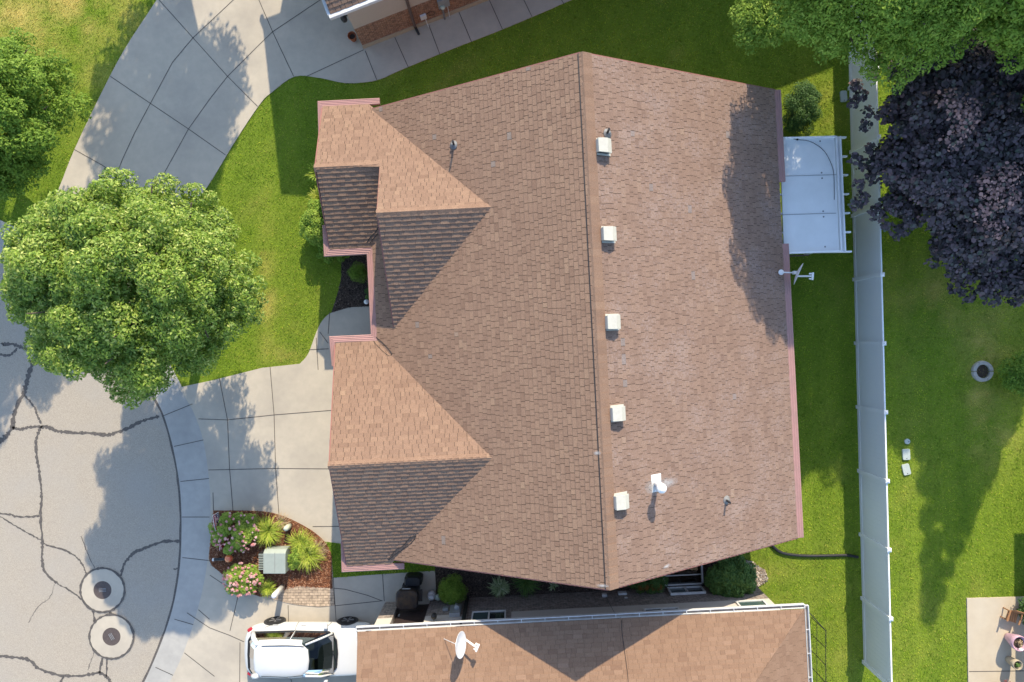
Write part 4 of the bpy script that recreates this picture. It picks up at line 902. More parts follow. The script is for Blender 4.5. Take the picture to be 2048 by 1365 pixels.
for a0, a1 in ((3, 117), (120, 180), (184, 297), (300, 358)):
    vv = []; K = 14
    for k in range(K + 1):
        a = R(a0 + (a1 - a0) * k / K); ca, sa = math.cos(a), math.sin(a)
        vv += [(p[0] + ca * .25, p[1] + sa * .25, 0), (p[0] + ca * .25, p[1] + sa * .25, .1), (p[0] + ca * .37, p[1] + sa * .37, .1), (p[0] + ca * .39, p[1] + sa * .39, 0)]
    MB().add(vv, [(4 * k + j, 4 * k + (j + 1) % 4, 4 * k + 4 + (j + 1) % 4, 4 * k + 4 + j) for k in range(K) for j in range(4)] + [(0, 1, 2, 3), (4 * K + 3, 4 * K + 2, 4 * K + 1, 4 * K)]).build('edging_stone', M['stone'], t)
MB().lathe(p, [(.24, .02), (.001, .03)], 16).build('soil', M['soil'], t)
# corrugated drain pipe
sp = smooth_line([(1541, 1086), (1549, 1096), (1562, 1105), (1585, 1110), (1620, 1112), (1660, 1111.5), (1695, 1111), (1716, 1115)], 10)
q = [Vector(W(x, y, .06)) for x, y in sp]; b = MB(); b.tube(q, [.055 if i % 2 else .048 for i in range(len(q))], 10); tag(b.build('drain_pipe', M['black'], smooth=True), 'black corrugated drain pipe lying across the lawn to the fence', 'pipe')

# ------------------------------------------------------------------ manholes
for k, (px, py, lab, ang) in enumerate(((206, 1180, 'upper manhole cover in a pale concrete ring on the road', 5), (224, 1273, 'lower manhole cover in a pale concrete ring on the road', -60))):
    p = W(px, py); t = thing('manhole', lab, 'manhole', p, 'manholes in the road')
    vv = []; K = 48
    for k2 in range(K):
        a = 2 * math.pi * k2 / K; ca, sa = math.cos(a), math.sin(a); vv += [(p[0] + ca * .33, p[1] + sa * .33, .026), (p[0] + ca * .785, p[1] + sa * .785, .026)]
    MB().add(vv, [(2 * i, 2 * i + 1, (2 * i + 3) % (2 * K), (2 * i + 2) % (2 * K)) for i in range(K)]).build('collar', M['concrete'], t)
    MB().ribbon([(p[0] + .805 * math.cos(2 * math.pi * i / 60) * random.uniform(.993, 1.007), p[1] + .805 * math.sin(2 * math.pi * i / 60) * random.uniform(.993, 1.007)) for i in range(61)], .075, .030, 0, .4).build('tar_seal', M['tar'], t)
    ld = MB().lathe((p[0], p[1], .02), [(.33, 0), (.33, .006), (.31, .01), (.30, .004), (.001, .005)], 32); lid = ld.build('lid', mat('cast_iron', (.11, .085, .075), (.07, .055, .05), 20, .6, .004), t)
    gb = MB(); ca, sa = math.cos(R(ang)), math.sin(R(ang))
    for j in (-.05, .0, .05): gb.bar((p[0] - sa * j - ca * .13, p[1] + ca * j - sa * .13, .03), (p[0] - sa * j + ca * .13, p[1] + ca * j + sa * .13, .03), .012, .008)
    gb.build('grip_bar', M['grey'], lid)

# ------------------------------------------------------------------ trees
def tb(px, py, z): return W(px, py, z)
cA = (-10.88, 1.62, 5.15)
tree('shade_tree', 'big round light green tree beside the road in full sun', 'tree', (-11.1, 1.6, 0), cA, (3.42, 3.42, 3.3), 280000, M['leafA'], .105, .044, 96, 10, .5, .24, 2, .2, .58, zlow=-.55, jit=.17, inner=(220, .43), tvar=.23)
tree('shade_tree', 'darker green tree on the upper left lawn cut by the left edge', 'tree', (-17.9, 7.9, 0), (-16.35, 7.15, 3.5), (2.7, 2.75, 2.6), 120000, M['leafB'], .11, .045, 60, 11, .5, .25, 3, .15, .36, jit=.2, inner=(100, .4))
tree('street_tree', 'off-frame tree at the left shading the road', 'tree', (-18.3, 7.5 - .5, 0), (-19.0, 7.2, 6.0), (2.6, 2.8, 2.9), 26000, M['leafD'], .16, .08, 16, 12, .9, .34, 4, .16, .5)
tree('street_tree', 'off-frame tree at the top shading the curved driveway', 'tree', (-11.0, 17.6, 0), (-10.9, 17.6, 6.0), (2.95, 2.9, 3.7), 60000, M['leafD'], .16, .08, 44, 12, .6, .32, 5, .17, .5, inner=(60, .5), zlow=-.5, jit=.2)
tree('yard_tree', 'light green tree at the top edge left of the white fence', 'tree', (9.6, 12.3, 0), (10.2, 10.0, 6.3), (3.0, 2.8, 3.3), 150000, M['leafB'], .11, .045, 60, 11, .55, .26, 6, .16, .5, 'green trees behind the back yards', inner=(130, .5), extra=lobed((8.1, 10.2, 3.6), (1.3, 1.3, 1.2), 10, 10, .5, .26, 61))
tree('yard_tree', 'tall leafy green tree at the top edge above the purple tree', 'tree', (13.0, 12.0, 0), (13.5, 10.5, 7.0), (3.2, 3.0, 3.6), 150000, M['leafB'], .12, .05, 60, 11, .55, .26, 7, .18, .47, 'green trees behind the back yards', inner=(130, .5))
tree('yard_tree', 'green tree filling the top right corner', 'tree', (17.2, 10.5, 0), (17.3, 8.9, 5.8), (3.0, 3.3, 2.8), 100000, M['leafB'], .12, .05, 60, 11, .55, .26, 8, .18, .5, 'green trees behind the back yards')
cl = lobed((14.95, 6.2, 3.0), (4.05, 4.1, 2.3), 70, 12, .55, .24, 9, .2, -.3) + [(*W(x, y, 3.0), .2, .0) for x, y in ((1712, 172), (1722, 190), (1706, 205), (1708, 318), (1722, 330), (1728, 252), (1716, 372), (1712, 408), (1726, 398), (1740, 300), (1735, 225), (1742, 360), (1745, 150), (1760, 120))] + [(15.0 + 3.0 * .9 * math.sqrt((i + .5) / 120) * math.cos(i * 2.4), 6.1 + 3.4 * .9 * math.sqrt((i + .5) / 120) * math.sin(i * 2.4), 3.6 + .8 * math.sin(i * 1.7), .5, -.05) for i in range(120)] + lobed((17.2, 6.2, 3.2), (1.6, 3.0, 1.8), 24, 11, .5, .26, 92)
sm = thing('smoke_tree', 'dark purple leaved tree overhanging the white fence', 'tree', (15.8, 5.6, 0))
lb, fk = limbs((15.8, 5.6, 0), (15.2, 6.0, 3.0), (3.2, 3.5, 2.2), 16, .14, 9); lb.build('branches', M['bark'], sm, smooth=True)
MB().tube([(15.8, 5.6, -.1), (15.8, 5.6, .3), fk], [.2, .16, .13], 10).build('trunk', M['bark'], sm, smooth=True)
V, K, tn = leaves(cl + lobed((16.3, 2.6, 2.5), (1.8, 1.5, 1.2), 14, 10, .45, .24, 91), 120000, .125, .115, up=.75, seed=9, shape='round', tone0=.42, tvar=.22, fill=.5); V0_, tn0 = V, np.clip(tn, 0, .87)
cl2 = [(*W(x, y, z), r_, 0) for x, y, z, r_ in ((1925, 205, 5.5, .32), (1945, 225, 5.5, .3), (1905, 200, 5.5, .26), (1935, 250, 5.4, .28), (1915, 275, 5.3, .25), (1990, 370, 5.0, .35), (2010, 395, 5.0, .35), (2025, 350, 5.0, .3), (1975, 425, 4.8, .3), (2040, 400, 4.8, .3), (2000, 455, 4.7, .25))]
V, K, tn = leaves([(q[0], q[1], q[2] - .25, q[3] * 1.4, 0) for q in cl2], 800, .10, .09, up=.8, seed=19, shape='round', tone0=.93, tvar=.07, fill=.4); fast('crown', np.concatenate([V0_, V]), K, {'tone': np.concatenate([tn0, tn])}, M['leafP'], sm)
# tall conifer beyond the right edge (its pointed shadow lies on the far lawn)
t = thing('conifer', 'off-frame conifer at the right with its pointed shadow on the far lawn', 'tree', (18.2, 6.0, 0)); cl = []
for i in range(90):
    f = i / 90; a = i * 2.4; rr = 2.5 * (1 - f) ** .8; cl.append((18.2 + rr * .75 * math.cos(a), 6.0 + rr * .75 * math.sin(a), 3.2 + 8 * f, max(.25, .9 * (1 - f)), 0))
V, K, tn = leaves(cl, 60000, .17, .08, seed=29, fill=.3); fast('crown', V, K, {'tone': tn}, M['leafD'], t)
MB().tube([(18.2, 6, 0), (18.2, 6, 11)], [.2, .03], 8).build('trunk', M['bark'], t)

# ------------------------------------------------------------------ shrubs and plants
def shrub(name, label, c, rad, n, leaf, L=.06, Wd=.035, seed=1, tone0=.5, group=None, nl=14, ns=8, cat='shrub', up=.5, sr=.14, round_=False):
    t = thing(name, label, cat, (c[0], c[1], 0), group); r = random.Random(seed); mb = MB()
    for i in range(7):
        a = i * .9; mb.tube([(c[0], c[1], 0), (c[0] + rad[0] * .5 * math.cos(a), c[1] + rad[1] * .5 * math.sin(a), c[2] + rad[2] * .5)], [.02, .008], 5)
    mb.build('stem', M['bark'], t)
    cl = lobed(c, rad, nl, ns, min(rad) * .35, sr * min(rad) / .5, seed, .1, -.2)
    V, K, tn = leaves(cl, n, L, Wd, seed=seed, tone0=tone0, up=up); fast('foliage', V, K, {'tone': tn}, leaf, t)
    return t
def blades(name, label, px, py, r_, h, n, leaf, wd=.02, seed=1, cat='plant', group=None, z0=.05, tone0=.5, flat=1.):
    c = W(px, py); t = thing(name, label, cat, (c[0], c[1], z0), group); r = np.random.default_rng(seed); quads = []; tn = []
    for i in range(n):
        a = r.uniform(0, 2 * math.pi); ln = r_ * r.uniform(.6, 1.1); hh = h * r.uniform(.6, 1.1); w0 = wd * r.uniform(.7, 1.3); d = np.array([math.cos(a), math.sin(a), 0]); s = np.array([-d[1], d[0], 0]); b0 = np.array([c[0], c[1], z0]) + np.array([*(r.normal(size=2) * r_ * .12), 0]); tt = tone0 + r.normal() * .2
        prev = None
        for k in range(5):
            f = k / 4; p_ = b0 + d * ln * f ** 1.1 * flat + np.array([0, 0, hh * (math.sin(f * math.pi * .72))]); w1 = w0 * (1 - f) ** .5 * .5 + .001
            cur = (p_ - s * w1, p_ + s * w1)
            if prev is not None: quads += [prev[0], prev[1], cur[1], cur[0]]; tn.append(tt)
            prev = cur
    fast('foliage', np.array(quads), 4, {'tone': np.array(tn)}, leaf, t); return t
def rose(label, px, py, rx, ry, n, seed, extra=()):
    c = W(px, py); t = shrub('rose_bush', label, (c[0], c[1], .45), (rx, ry, .42), n, M['leafB'], .06, .028, seed, .74, 'rose bushes on the driveway island', 18, 9, 'rose bush', sr=.13)
    r = random.Random(seed); cl = []; 
    for i in range(75):
        a = r.uniform(0, 6.28); q = math.sqrt(r.random()) * .98; z = .45 + .45 * math.sqrt(max(0, 1 - q * q)) + .02; cl.append((c[0] + rx * q * math.cos(a), c[1] + ry * q * math.sin(a), z, r.uniform(.025, .055), r.uniform(-.3, .3)))
    V, K, tn = leaves(cl, 2000, .04, .035, up=.9, seed=seed, shape='round', fill=.3, tvar=.25); fast('blossoms', V, K, {'tone': tn}, M['petal'], t); return t
rose('larger pink flowering rose bush at the top of the driveway island', 482, 1056, .90, .76, 20000, 41)
rose('smaller pink flowering rose bush at the bottom of the driveway island', 497, 1149, .70, .64, 14000, 42)
blades('daylily', 'yellow green daylily clump between rose bush and pale bollard', 542, 1058, .62, .42, 330, M['lily'], .022, 51, group='daylilies on the driveway island')
blades('daylily', 'upper daylily clump to the right of the utility cabinet', 607, 1082, .55, .4, 260, M['lily'], .022, 52, group='daylilies on the driveway island')
blades('daylily', 'lower daylily clump touching the right side of the utility cabinet', 622, 1106, .62, .42, 300, M['lily'], .022, 53, group='daylilies on the driveway island')
blades('daylily', 'small grassy clump at the lower edge of the driveway island', 540, 1172, .36, .3, 200, M['lily'], .016, 54, group='daylilies on the driveway island', tone0=.4)
c = W(598, 1112); shrub('shrub', 'little bright shrub at the corner of the utility cabinet', (c[0], c[1], .25), (.3, .42, .26), 3500, M['leafB'], .06, .03, 55, .65)
blades('dry_grass', 'faded straw grass clump at the right of the island', 640, 1095, .4, .2, 160, M['straw'], .012, 56, cat='dry grass')
blades('dry_grass', 'faded straw grass above the pale bollard', 566, 1042, .38, .18, 120, M['straw'], .012, 57, cat='dry grass')
blades('daylily', 'spiky plant in shade at the small gable, upper one', 644, 352, .42, .55, 150, M['lily'], .03, 58, tone0=.2, group='spiky plants along the small gable', z0=.02)
blades('daylily', 'spiky sunlit plant at the small gable, lower one', 648, 404, .48, .6, 170, M['lily'], .032, 59, tone0=.55, group='spiky plants along the small gable', z0=.02)
c = W(648, 455); shrub('shrub', 'bright green leafy bush at the left corner gutter', (c[0], c[1], .55), (.55, .85, .6), 12000, M['leafB'], .08, .045, 60, .6)
c = W(672, 505); shrub('shrub', 'low green bush under the corner gutter beside the dark mulch', (c[0], c[1], .25), (.6, .35, .3), 5000, M['leafB'], .07, .04, 160, .35)
c = W(722, 547); shrub('shrub', 'small rounded shrub in the dark entry bed', (c[0], c[1], .35), (.36, .38, .35), 9000, M['leafB'], .03, .014, 62, .35, up=.2)
c = W(746, 585); shrub('shrub', 'dark low plant tucked under the entry gutter', (c[0], c[1], .2), (.25, .4, .2), 2500, M['leafD'], .05, .03, 63, .45)
c = W(908, 1166); shrub('shrub', 'clipped round bright green bush beside the gas meter', (c[0], c[1], .62), (.48, .48, .5), 22000, M['leafB'], .045, .016, 64, .38, up=.3)
blades('hosta', 'variegated hosta with pale leaf edges between the houses', 1000, 1171, .40, .28, 170, M['hosta'], .05, 65, cat='hosta')
blades('daylily', 'dark arching grass clump between the houses', 1052, 1158, .55, .4, 220, M['leafD'], .022, 66, tone0=.6)
blades('hosta', 'tiny pale hosta sprout between the houses', 1106, 1168, .2, .15, 30, M['hosta'], .04, 67, cat='hosta', tone0=.6)
c = W(1290, 1155); shrub('shrub', 'dark bush with rusty orange tips beside the window well', (c[0], c[1], .4), (.75, .38, .4), 9000, M['leafD'], .05, .025, 68, .5)
V, K, tn = leaves([(c[0] - .0 + dx, c[1] - .1, .72, .12, 0) for dx in (-.3, -.1, .15, .35)], 900, .05, .02, seed=70, fill=.2, tone0=.2); t = thing('shrub', 'rusty orange foliage tuft above the dark bush', 'shrub', (c[0], c[1] - .1, 0)); fast('foliage', V, K, {'tone': tn}, tone_mat('leaf_rust', [(0, (.20, .09, .02)), (1, (.42, .20, .05))], .7, .15), t)
c = W(1448, 1140); shrub('shrub', 'large glossy green bush at the corner of the lower house', (c[0], c[1], .65), (.82, .85, .7), 26000, M['leafD'], .085, .05, 69, .62)
c = W(1588, 232); shrub('shrub', 'dark green bush in the corner by the patio cover', (c[0] - .1, c[1] + .0, .7), (.6, .95, .7), 22000, M['leafD'], .045, .03, 71, .3)
c = W(2015, 745); shrub('shrub', 'green shrub overlapping the concrete edging ring', (c[0], c[1], .6), (.75, .75, .6), 9000, M['leafB'], .07, .04, 72, .3, cat='shrub')
c = W(1990, 1362); shrub('shrub', 'red leaved shrub at the bottom edge of the patio', (c[0], c[1] - .2, .5), (1.0, .4, .45), 1700, M['leafR'], .10, .05, 73, .35)
c = W(2050, 1210); shrub('shrub', 'dark plants at the shaded corner of the far patio', (c[0], c[1], .3), (.45, .7, .35), 5000, M['leafD'], .07, .04, 74, .4)
c = W(2068, 1300)
# ------------------------------------------------------------------ island fittings
p = W(560, 1114); t = thing('utility_cabinet', 'grey green utility cabinet with louvres on the mulch island', 'utility cabinet', (p[0], p[1], 0), rotz=0)
b = MB(); x, y = p[0], p[1]; hw, hd = .40, .42
P = [(x - hw, y - hd, 0), (x + hw, y - hd, 0), (x + hw, y + hd, 0), (x - hw, y + hd, 0), (x - hw, y - hd, .6), (x + hw, y - hd, .6), (x + hw, y + hd * .75, .6), (x - hw, y + hd * .75, .6), (x - hw, y + hd, .45), (x + hw, y + hd, .45)]
b.add(P, [(0, 3, 2, 1), (4, 5, 6, 7), (0, 1, 5, 4), (1, 2, 9, 6, 5), (2, 3, 8, 9), (3, 0, 4, 7, 8), (7, 6, 9, 8)]); b.build('cabinet', M['cabinet'], t, bevel=.02)
MB().box((x + .02, y - .02, .603), (.012, hd * 1.7, .006)).build('lid_seam', M['lead'], t)
b = MB(); b.box((x - hw - .09, y - .02, .26), (.18, .62, .46)); v_ = b.build('vent_box', M['black'], t)
for k in range(10): MB().box((x - hw - .095, y - .29 + k * .06, .5), (.2, .018, .04)).build('louvre', M['cabinet'], v_)
def bollard(label, px, py, px2, py2, h, r_, m):
    a = Vector(W(px, py)); t = thing('utility_pedestal', label, 'bollard', tuple(a)); b = MB()
    b.lathe(a, [(r_, 0), (r_, h - .1), (r_ * .85, h - .03), (r_ * .5, h), (.001, h + .005)], 18); b.build('casing', M[m], t, smooth=True)
    MB().lathe(a + Vector((0, 0, h * .45)), [(r_ + .004, 0), (r_ + .004, .03)], 18).build('band', M['palegr'], t); return t
bollard('pale green rounded bollard at the top of the driveway island', 580, 1051, 0, 0, .5, .1, 'palegr')
bollard('white rounded bollard beside the brick paver strip', 566, 1173, 0, 0, 1.0, .1, 'white')
p = W(470, 1108); t = thing('gazing_ball', 'orange red glass ball on the island beside a black rod', 'garden ball', (p[0], p[1], 0))
MB().tube([(p[0], p[1], 0), (p[0], p[1], .42)], .02, 8).build('stand', M['blackm'], t)
b = MB(); b.lathe((p[0], p[1], .54), [(.001, -.14)] + [(.14 * math.cos(R(q)), .14 * math.sin(R(q))) for q in range(-75, 90, 15)] + [(.001, .14)], 20)
b.build('ball', mat('swirl_glass', (.55, .05, .03), (.85, .35, .12), 7, .08, spec=.7, detail=2), t, smooth=True)
a = Vector(W(427, 1119.5, .25)); c2 = Vector(W(462, 1117.5, .3)); t = thing('garden_rod', 'thick black pipe with a white end lying across the island tip', 'pipe', tuple(W(444, 1118)))
MB().tube([a, c2], .055, 10).tube([a.lerp(c2, .25) , Vector((a.lerp(c2, .25).x, a.lerp(c2, .25).y, 0))], .03, 8).build('pipe', M['black'], t); MB().tube([a - (c2 - a) * .04, a + (c2 - a) * .06], .058, 10).build('end_cap', M['offw'], t)
def yard_sign(label, px0, py0, px1, py1, ztop, h, kind):
    a = Vector(W(px0, py0, ztop)); c = Vector(W(px1, py1, ztop)); dn = Vector((0, 0, -h)); d = (c - a).normalized(); nn = Vector((0, 0, 1)).cross(d)
    if nn.x < 0: nn = -nn
    L = (c - a).length; t = thing('yard_sign', label, 'yard sign', ((a.x + c.x) / 2, (a.y + c.y) / 2, 0))
    def quad(mb, s0, s1, h0, h1, off, m=0):
        P = [a + d * (L * s) + dn * hh + nn * off for s, hh in ((s0, h0), (s1, h0), (s1, h1), (s0, h1))]; P2 = [q - nn * .006 for q in P]
        mb.add(P + P2, [(0, 1, 2, 3), (7, 6, 5, 4), (0, 4, 5, 1), (1, 5, 6, 2), (2, 6, 7, 3), (3, 7, 4, 0)], m)
    mb = MB(); quad(mb, 0, 1, 0, 1, 0); mb.build('board', M['white'] if kind == 0 else M['red'], t)
    mb = MB()
    if kind == 0:
        quad(mb, .05, .95, .08, .46, .008, 0); quad(mb, .05, .95, .47, .92, .008, 1)
        for i in range(7): quad(mb, .1 + i * .115, .17 + i * .115, .20, .36, .016, 2)
        for i in range(8): quad(mb, .1 + i * .1, .155 + i * .1, .58, .80, .016, 2)
        mb.build('print', zmat('red', 'navy', 'white'), t)
    else:
        quad(mb, 0, 1, 0, .05, .008, 0)
        # letters L E read from the south end towards the north end (s: 0 north .. 1 south)
        for s0, s1, h0, h1 in ((.70, .745, .3, .68), (.55, .745, .61, .68), (.46, .50, .3, .68), (.32, .50, .3, .36), (.36, .50, .46, .52), (.32, .50, .62, .68), (.82, .9, .12, .17), (.6, .8, .12, .17), (.4, .56, .12, .17)): quad(mb, s0, s1, h0, h1, .008, 0)
        quad(mb, .1, .26, .45, .72, .008, 1)
        mb.build('lettering', zmat('white', 'navy'), t)
    for s in (.25, .75):
        q = a + d * (L * s) - nn * .01; MB().tube([q + dn * .5, Vector((q.x, q.y, .02))], .006, 5).build('stake', M['blackm'], t)
yard_sign('red, white and navy yard sign at the upper curb side of the island', 425, 1031, 431, 1063, .85, .5, 0)
yard_sign('red yard sign with white letters LE beside the rose bush', 438, 1071, 439, 1102, .75, .5, 1)

# ------------------------------------------------------------------ entry bed bits, grill, bucket, window well
p = W(741, 605); b = MB(); b.lathe((p[0] - .1, p[1], .02), [(.02, 0), (.03, .18), (.09, .2), (.09, .23), (.02, .27)], 12); tag(b.build('path_light', M['white']), 'small white path light in the dark entry bed', 'garden light')
gp = W(826, 1178); t = thing('barbecue_grill', 'covered black barbecue grill standing by the side door', 'grill', (gp[0], gp[1], .03)); x, y = gp[0] - .05, gp[1]
def softbox(mb, c, d, m=0, taper=1., z0=0.):
    X, Y, Z = d[0] / 2, d[1] / 2, d[2]; P = []
    for k, (s, zz) in enumerate(((1, 0), (1, Z * .8), (taper, Z))):
        for a in range(16):
            an = 2 * math.pi * (a + .5) / 16; ca, sa = math.cos(an), math.sin(an); q = (abs(ca) ** 6 + abs(sa) ** 6) ** (-1 / 6)
            P.append((c[0] + X * s * ca * q, c[1] + Y * s * sa * q, c[2] + zz))
    fs = [(i * 16 + k, i * 16 + (k + 1) % 16, (i + 1) * 16 + (k + 1) % 16, (i + 1) * 16 + k) for i in range(2) for k in range(16)] + [tuple(range(32, 48)), tuple(range(16))[::-1]]
    mb.add(P, fs, m)
b = MB(); softbox(b, (x, y, .06), (.62, .52, .8)); b.build('body', M['black'], t)
b = MB(); softbox(b, (x - .02, y - .02, .86), (.78, .70, .22), taper=.9); b.build('lid', mat('grill_cover', (.012, .014, .02), (.06, .042, .028), 4.5, .35, .01, 3), t, smooth=False, bevel=.02)  # tan second colour paints a reflection onto the black cover
MB().bar((x - .18, y + .36, .98), (x + .1, y + .36, .98), .03, .03).build('handle', M['grey'], t)
MB().box((x + .42, y + .06, .8), (.16, .42, .03)).build('side_shelf', M['black'], t)
for sx_, sy_ in ((-.28, -.22), (.28, -.22), (-.28, .22), (.28, .22)): MB().tube([(x + sx_, y + sy_, .0), (x + sx_, y + sy_, .3)], .02, 6).build('leg', M['blackm'], t)
b = MB(); softbox(b, (x + .12, y + .45, .04), (.62, .36, .55), taper=.8); tag(b.build('storage_bag', M['black']), 'black lumpy covered bundle behind the grill', 'bag')
p = W(865, 1185); t = thing('gas_bottle', 'white gas bottle beside the grill', 'gas bottle', (p[0], p[1], .03))
MB().lathe((p[0], p[1], .04), [(.12, 0), (.15, .04), (.15, .3), (.12, .37), (.05, .4), (.04, .4)], 18).build('bottle', M['white'], t, smooth=True)
MB().lathe((p[0], p[1], .42), [(.09, 0), (.1, .02), (.1, .09), (.085, .09), (.085, .02), (.05, 0)], 16).build('collar', M['offw'], t)
p = W(1372, 1150); t = thing('window_well', 'clear covered window well at the wall of the lower house', 'window well', (p[0], p[1], 0))
b = MB(); u0, u1, v0, v1 = 5.05, 6.5, 8.35, 9.18; b.hbox(u0, u1, v0, v0 + .06, 0, .2); b.hbox(u0, u0 + .06, v0 + .06, v1, 0, .2); b.hbox(u1 - .06, u1, v0 + .06, v1, 0, .2); b.hbox(u0, u1, v1 - .05, v1 - .001, 0, .2)
b.build('frame', M['offw'], t); MB().hbox(u0 + .06, u1 - .06, v0 + .06, v1 - .05, .02, .05).build('well_floor', mat('brown_well', (.20, .11, .07), (.10, .06, .045), 5, .9), t)
MB().hbox(u0 + .06, u1 - .06, v0 + .06, v1 - .05, .16, .17).build('cover', glass_mat('cover_glass', (.6, .6, .58)), t)
MB().hbox(u0 + .06, u1 - .06, 8.8, 8.83, .17, .2).build('brace', M['offw'], t)
window(sh, 5.15, 6.4, 9.2, 9.28, .25, .85)
# metal railing east of the lower house
t = thing('railing', 'thin black metal railing along the east side of the lower house', 'railing', (10.7, -11, 0)); xr = 1651.5
zt = 1.15; X0 = W(xr, 1262, zt)[0]
for k in range(9):
    Y = W(xr, 1262 + 34.6 * k, zt)[1]; MB().tube([(X0, Y, 0), (X0, Y, zt)], .014, 6).build('post', M['blackm'], t)
Y0 = W(xr, 1262, zt)[1]; MB().tube([(X0, Y0, zt), (X0, Y0 - 5.2, zt)], .014, 6).build('rail', M['blackm'], t); MB().tube([(X0, Y0, .45), (X0, Y0 - 5.2, .45)], .01, 6).build('rail', M['blackm'], t)
MB().tube([(X0, Y0, zt), (W(1617, 1224, zt)[0], W(1617, 1224, zt)[1], zt)], .014, 6).build('rail', M['blackm'], t)

# ------------------------------------------------------------------ far patio furniture
p = W(2012, 1226); t = thing('wooden_chair', 'small reddish wooden garden chair on the patio', 'chair', (p[0], p[1], .05), rotz=0)
Rz = Matrix.Rotation(R(-18), 3, 'Z'); base = Vector((p[0], p[1], .05))
b = MB()
for k in range(5): b.box(base + Rz @ Vector((-.16 + k * .08, -.02, .24)), (.07, .36, .02), mx=Rz)
b.build('seat', M['wood'], t); b = MB(); Rt = Rz @ Matrix.Rotation(R(-22), 3, 'X')
for k in range(5): b.box(base + Rz @ Vector((-.16 + k * .08, .22, .42)), (.07, .02, .4), mx=Rt)
b.build('backrest', M['wood'], t)
for sx_ in (-.2, .2):
    for sy_ in (-.18, .16): MB().box(base + Rz @ Vector((sx_, sy_, .12)), (.04, .04, .24), mx=Rz).build('leg', M['wood'], t)
    MB().box(base + Rz @ Vector((sx_ * 1.1, .0, .38)), (.06, .42, .02), mx=Rz).build('armrest', M['wood'], t)
p = W(2006, 1275); 
def pot(label, px, py, r0, r1, h, m, seed, leaf='leafR'):
    p = W(px, py); t = thing('planter', label, 'planter', (p[0], p[1], .05))
    MB().lathe((p[0], p[1], .05), [(r0, 0), (r0 * 1.15, h * .1), (r1, h * .75), (r1 * 1.02, h), (r1 * .9, h), (r1 * .86, h * .86), (.01, h * .84)], 24).build('pot', M[m], t, smooth=True)
    MB().lathe((p[0], p[1], .05), [(r1 * .87, h * .85), (.01, h * .88)], 16).build('soil', M['soil'], t)
    V, K, tn = leaves([(p[0], p[1], .05 + h * .95, r1 * .5, 0)], 60, .08, .03, seed=seed, fill=.2); fast('plant', V, K, {'tone': tn}, M[leaf], t); return t
pot('large glossy pink planter at the right edge of the patio', 2013, 1272, .13, .27, .62, 'pinkpot', 81, 'straw'); pot('tall off-white planter below the pink one on the patio', 2014, 1317, .11, .17, .5, 'found', 82, 'leafD')

# ------------------------------------------------------------------ car
car = thing('parked_car', 'white five-door car parked in front of the lower house', 'car', (-7.3, -11.02, .034)); CX, CY, CZ = -7.25, -10.99, .034
def body_loft(st, par, name, m, smooth=True):
    mb = MB(); n = None; vv = []
    for x, prof in st:
        full = [(y, z) for y, z in prof] + [(-y, z) for y, z in prof[::-1] if y > 1e-6]; n = len(full)
        vv += [(CX + x, CY + y, CZ + z) for y, z in full]
    fs = [(i * n + k, i * n + (k + 1) % n, (i + 1) * n + (k + 1) % n, (i + 1) * n + k) for i in range(len(st) - 1) for k in range(n)] + [tuple(range(n)), tuple((len(st) - 1) * n + k for k in range(n))[::-1]]
    mb.add(vv, fs); return mb.build(name, M[m], par, smooth=smooth)
def prof(w_, top, bot=.24): return [(0, bot), (w_ * .85, bot), (w_ * .97, bot + .08), (w_, .5), (w_ * .995, .62), (w_ * .965, top - .12), (w_ * .9, top - .02), (w_ * .6, top + .01), (0, top + .025)]
st = [(-2.24, prof(.42, .72, .42)), (-2.17, prof(.68, .84, .34)), (-2.0, prof(.83, .95, .28)), (-1.6, prof(.90, 1.0)), (-1.0, prof(.905, .99)), (0, prof(.905, .975)), (.8, prof(.905, .96)), (1.15, prof(.90, .95)), (1.6, prof(.905, .90)), (1.98, prof(.905, .80, .26)), (2.16, prof(.87, .72, .3)), (2.27, prof(.70, .62, .36)), (2.28, prof(.66, .6, .37))]
bd = body_loft(st, car, 'body', 'carw'); sb = bd.modifiers.new('sub', 'SUBSURF'); sb.levels = 2; sb.render_levels = 2
# greenhouse: glass shell, white roof and pillars
def ring(xr, xf, w_, z, k=.18): return [(xr, 0), (xr + .02, w_ * .6), (xr + k, w_ * .95), ((xr + xf) / 2, w_), (xf - k * 1.6, w_ * .96), (xf - .04, w_ * .6), (xf, 0)]
lo_ = ring(-2.02, 1.12, .80, 0); mid_ = ring(-1.85, .72, .715, 0); hi_ = ring(-1.62, .27, .57, 0)
gh = MB(); vv = []; L_ = []
for rg, z in ((lo_, .955), (mid_, 1.26), (hi_, 1.47)):
    full = rg + [(x, -y) for x, y in rg[::-1][1:-1]]; n = len(full); vv += [(CX + x, CY + y, CZ + z) for x, y in full]
gh.add(vv, [(i * n + k, i * n + (k + 1) % n, (i + 1) * n + (k + 1) % n, (i + 1) * n + k) for i in range(2) for k in range(n)])
gh.build('window_glass', M['carglass'], car, smooth=False)
tr = lo_ + [(x, -y) for x, y in lo_[::-1]]; MB().tube([(CX + x * 1.0, CY + y, CZ + .985) for x, y in tr], .03, 5).build('window_trim', M['black'], car)
full = [(x, y) for x, y in hi_] + [(x, -y) for x, y in hi_[::-1][1:-1]]
rb = MB(); n = len(full); vv = [(CX + x * (1.0 if x > 0 else 1.04), CY + y * 1.19, CZ + 1.35) for x, y in full] + [(CX + x * 1.02, CY + y * 1.04, CZ + 1.465) for x, y in full] + [(CX + x * .93 - .05, CY + y * .9, CZ + 1.515) for x, y in full] + [(CX + x * .5 - .3, CY + y * .45, CZ + 1.535) for x, y in full]
